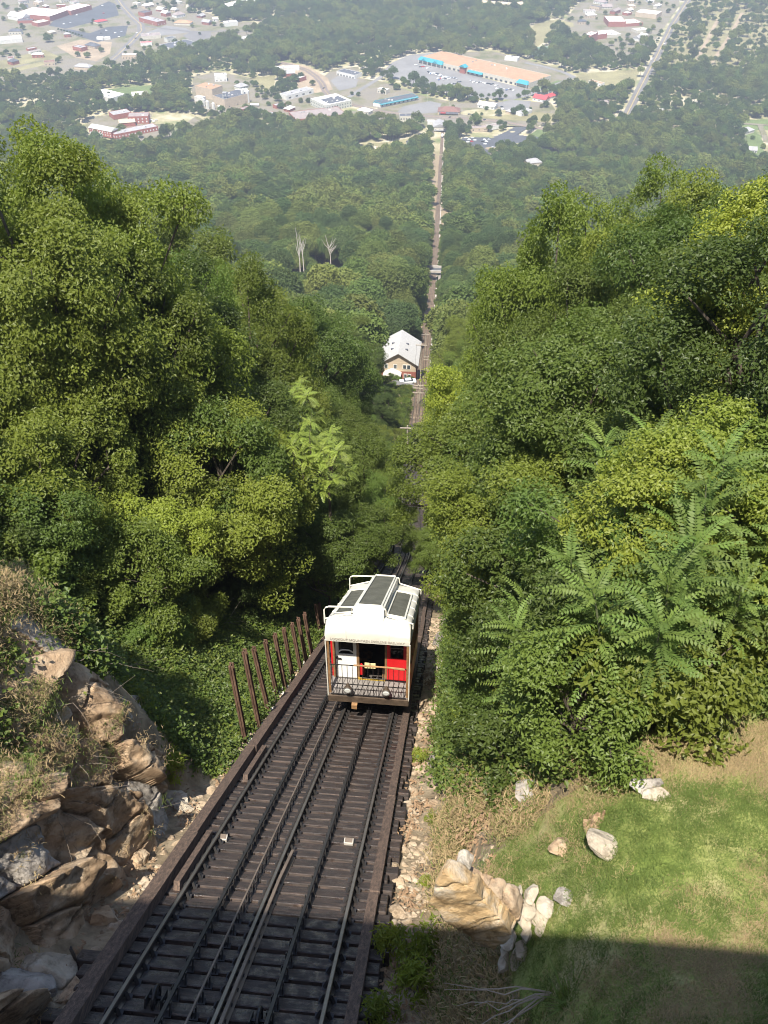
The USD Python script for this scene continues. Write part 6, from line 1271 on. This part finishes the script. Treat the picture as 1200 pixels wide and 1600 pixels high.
# the nearest ones that stay in sight are trees of their own
vis = (pj[:, 1] - rp > np.where(pj[:, 0] < 630, ol[keep], rl[keep]) * 0 - 99) & (Yv < 650)
infront = np.where(pj[:, 0] < 632, pj[:, 1] - rp < ol[keep], pj[:, 1] - rp < rl[keep]); cand = np.where(vis & infront & (pj[:, 0] > 0) & (pj[:, 0] < 1200))[0]
order = cand[np.argsort(-rp[cand])][:300]; own = np.zeros(len(pts), bool); own[order] = True
def where_px(x, y):
    side = 'left of the track' if x < 660 else 'right of the track'
    if y > 520: return 'below the house, ' + side
    if y > 440: return 'around the house and bridge, ' + side
    return 'above the bridge, ' + side
for i in order:
    hue = ('mid green', 'dark green', 'pale green')[sel[i]]; lab = f'{hue} rounded tree in the wood {where_px(pj[i, 0], pj[i, 1])}'
    near_ = Yv[i] < 190; copy('woodland_tree', fine[idx[i]] if near_ else mids[idx[i]], (pts[i, 0], pts[i, 1], z[i]), rz[i], hs_[i] * (1.45 if near_ else 1.), label=lab, cat='tree', group='woodland: ' + lab)
m = (~own) & (Yv < 190); scatter('forest', fine, np.c_[pts, z][m], rz[m], hs_[m] * 1.45, idx[m], 'trees crowding the upper slope', 'forest')
m = (~own) & (Yv >= 190) & (Yv < 650); scatter('forest', mids, np.c_[pts, z][m], rz[m], hs_[m], idx[m], 'wooded mountain slope', 'forest')
m = (~own) & (Yv >= 650); scatter('forest', fars, np.c_[pts, z][m], rz[m], hs_[m], idx[m], 'distant woods on the valley floor', 'forest')
# undergrowth beside the line and around the house
ru = np.random.default_rng(61); nu = 5200; yu = 55 + ru.uniform(0, 1, nu) ** 1.5 * 700; xu = xc(yu) + np.where(ru.uniform(size=nu) < .5, -1, 1) * (3.0 + ru.uniform(0, 1, nu) ** 1.4 * 16)
ku = np.hypot(xu - house_xy[0], yu - house_xy[1]) > 8.; ku &= ~((np.abs(xu - cx_[0]) < 6) & (np.abs(yu - cx_[1]) < 7)); xu, yu = xu[ku], yu[ku]
scatter('undergrowth', [KINDS[('S', i)] for i in range(3)], np.c_[xu, yu, H(xu, yu) - .3], ru.uniform(0, 6.28, len(xu)), ru.uniform(.6, 1.3, len(xu)), ru.integers(0, 3, len(xu)), 'low bushes and brambles beside the line and under the trees', 'undergrowth')
# single trees in the town
tt = [(36, 47, 1.4), (28, 50, 1.2), (44, 58, 1.1), (76, 66, 1.9), (74, 60, 1.5), (10, 14, 1.2), (6, 32, 1.2), (36, 14, 1.5), (260, 12, 1.7), (272, 10, 1.7), (266, 16, 1.4), (297, 20, 1.5), (304, 20, 1.3), (312, 24, 1.2), (325, 14, 1.4), (338, 24, 1.6), (348, 34, 1.6), (264, 32, .9), (270, 34, .7), (335, 40, 1.2), (347, 42, 1.0), (325, 36, .8), (366, 58, 1.2), (356, 56, 1.1), (312, 54, .7), (244, 32, .8), (130, 50, .9), (126, 48, .6), (200, 76, .8), (226, 78, 1.0), (234, 76, 1.0), (246, 72, .8), (196, 84, .7), (146, 34, .8), (612, 133, 1.5), (620, 140, 1.4), (600, 146, 1.2), (650, 145, 1.3), (662, 146, 1.2), (676, 148, 1.2), (690, 150, 1.3), (706, 154, 1.5), (720, 158, 1.6), (738, 160, 1.3), (810, 152, .9), (764, 150, .6), (772, 151, .6), (781, 152, .6), (790, 152, .7), (812, 176, 1.7), (802, 178, 1.3), (820, 180, 1.2), (612, 188, 1.1), (700, 204, 1.7), (708, 208, 1.4), (764, 204, 1.2), (722, 206, 1.0), (760, 172, .8), (414, 155, 1.2), (402, 152, 1.0), (430, 148, 1.9), (442, 144, 1.8), (434, 158, 1.5), (460, 128, 1.8), (470, 124, 1.6), (448, 134, 1.6), (440, 170, 1.4), (470, 160, 1.0), (482, 160, 1.0), (560, 150, .9), (550, 148, .8), (882, 130, .8), (900, 128, 1.0), (846, 168, .8), (190, 206, 1.6), (184, 210, 1.2), (218, 214, 1.1), (280, 202, 1.5), (170, 152, 1.2), (190, 160, 1.3), (200, 158, 1.2), (216, 166, 1.2), (842, 92, .9), (848, 94, .9), (836, 90, .8), (884, 112, .7), (904, 104, .6), (910, 108, .6), (1000, 40, .9), (1014, 52, 1.4), (1020, 46, 1.3), (1030, 34, 1.2), (1044, 20, 1.2), (1052, 12, 1.2), (985, 70, 1.6), (972, 76, 1.7), (990, 84, 1.5), (996, 78, 1.4), (1192, 232, 1.0), (1176, 218, .9), (1036, 138, 1.6), (1020, 150, 1.5), (1030, 120, 1.7), (1018, 160, 1.3), (1070, 26, 1.6), (1080, 20, 1.6), (1092, 30, 1.4), (1088, 40, 1.5), (1054, 72, 1.2), (1080, 60, 1.6), (1084, 48, 1.6), (1078, 76, 1.5), (1116, 32, 1.1)]
for px, py, s in tt:
    g = GT(px, py); i = int(r.integers(6)); copy('far_tree', fars[i], (g[0], g[1], g[2] - 3.2 * s), r.uniform(0, 6.28), (s * .9, s * .9, s * .85), label='single broadleaf tree standing among the valley buildings and car parks', cat='tree', group='single trees in the valley town')
rt = np.random.default_rng(71); used_ = [gp2([t_[:2]])[0] for t_ in tt]; nt = 0
for zone_ in ([(0, 0), (290, 0), (330, 25), (400, 36), (410, 46), (330, 70), (240, 90), (160, 106), (0, 118)], [(300, 165), (310, 122), (430, 108), (520, 110), (560, 128), (640, 150), (860, 164), (838, 198), (700, 198), (560, 186), (470, 196)], [(884, 34), (940, -4), (1050, -4), (1030, 50), (990, 88), (925, 68)]):
    zp = shapely.Polygon(gp2(zone_)); x0, y0, x1, y1 = zp.bounds
    seeds = [np.array([rt.uniform(x0, x1), rt.uniform(y0, y1)]) for _ in range(30)]
    for _ in range(170):
        a, b_ = seeds[int(rt.integers(30))] + rt.normal(0, 14, 2) if rt.uniform() < .8 else (rt.uniform(x0, x1), rt.uniform(y0, y1))
        if not shapely.contains_xy(zp, a, b_) or shapely.contains_xy(BUSY, a, b_) or nt >= 125 or min(np.hypot(a - u_[0], b_ - u_[1]) for u_ in used_) < 6: continue
        used_.append(np.array([a, b_])); s = float(rt.uniform(.5, 1.2)); nt += 1
        copy('far_tree', fars[int(rt.integers(6))], (a, b_, -3.2 * s), rt.uniform(0, 6.28), (s, s, s * .95), label='single broadleaf tree standing among the valley buildings and car parks', cat='tree', group='single trees in the valley town')
print('town trees', nt)
for k in range(14):
    t = k / 13; g = G(940 + 44 * t, 143 + 1.5 * t); copy('far_tree', fars[2 + k % 2], (g[0], g[1], 0), k, (.45, .45, .8), label='dark pointed tree in the hedge row beside the straight road', cat='tree', group='hedge row of dark trees by the straight road')
for k in range(9):
    t = k / 8; g = G(92 + 36 * t, 49 + 10 * t); copy('far_tree', fars[2], (g[0], g[1], 0), k, (.45, .45, .5), label='dark clipped tree in the row beside the car park, top left', cat='tree', group='row of dark trees, top left')
# dead trees with bare white limbs
M['snag'] = plain('bleached_wood', (.4, .37, .33), rough=.8, vary=.15)
for k, (px, py, wpx, hpx, lab) in enumerate(((470, 437, 16, 60, 'bare white dead tree with two tall trunks in the wood'), (517, 420, 32, 36, 'bare white dead tree with a fan of limbs, right of the tall one'), (427, 402, 20, 26, 'grey bare dead tree, left and farther than the white ones'), (282, 342, 10, 26, 'slender bare dead tree rising beside the left thicket'))):
    g = T(px, py); t = proj(g)[2]; hh = hpx / FPX * t / .82 + 4; ww = wpx / FPX * t / 2; x = thing('dead_tree', g, label=lab, cat='dead tree'); rr = np.random.default_rng(88 + k)
    n0 = 2 if k == 0 else 1
    for q_ in range(n0):
        o = obj('trunk', MB().tube([[q_ * ww * .7, 0, -1], [q_ * ww * .7, 0, hh * .4], [(q_ - .5) * ww * .8, 0, hh * (.75 if q_ else 1)]], [.38, .28, .1], 6), M['snag'], x)
        for l in range(5 if k != 1 else 9):
            h0 = hh * rr.uniform(.4, .7); d0 = rr.uniform(-1, 1); obj('limb', MB().tube([[q_ * ww * .6, 0, h0], [q_ * ww * .6 + d0 * ww * .6, rr.normal() * .4, h0 + hh * .14], [q_ * ww * .6 + d0 * ww, rr.normal() * .8, min(hh, h0 + hh * rr.uniform(.22, .4))]], [.19, .13, .05], 5), M['snag'], o)
# ---------------------------------------------------------------- the air between here and the valley
M['air'] = material('air', {'v': ('principled_volume', {'color': (.86, .91, 1.0), 'density': .00016, 'anisotropy': .3})}, [], surface=None, volume='v.volume')
tag(obj('haze', MB().box((0, 5500, 232), (24000, 17000, 466)), M['air']), 'pale summer haze over the valley', 'haze', kind='stuff')
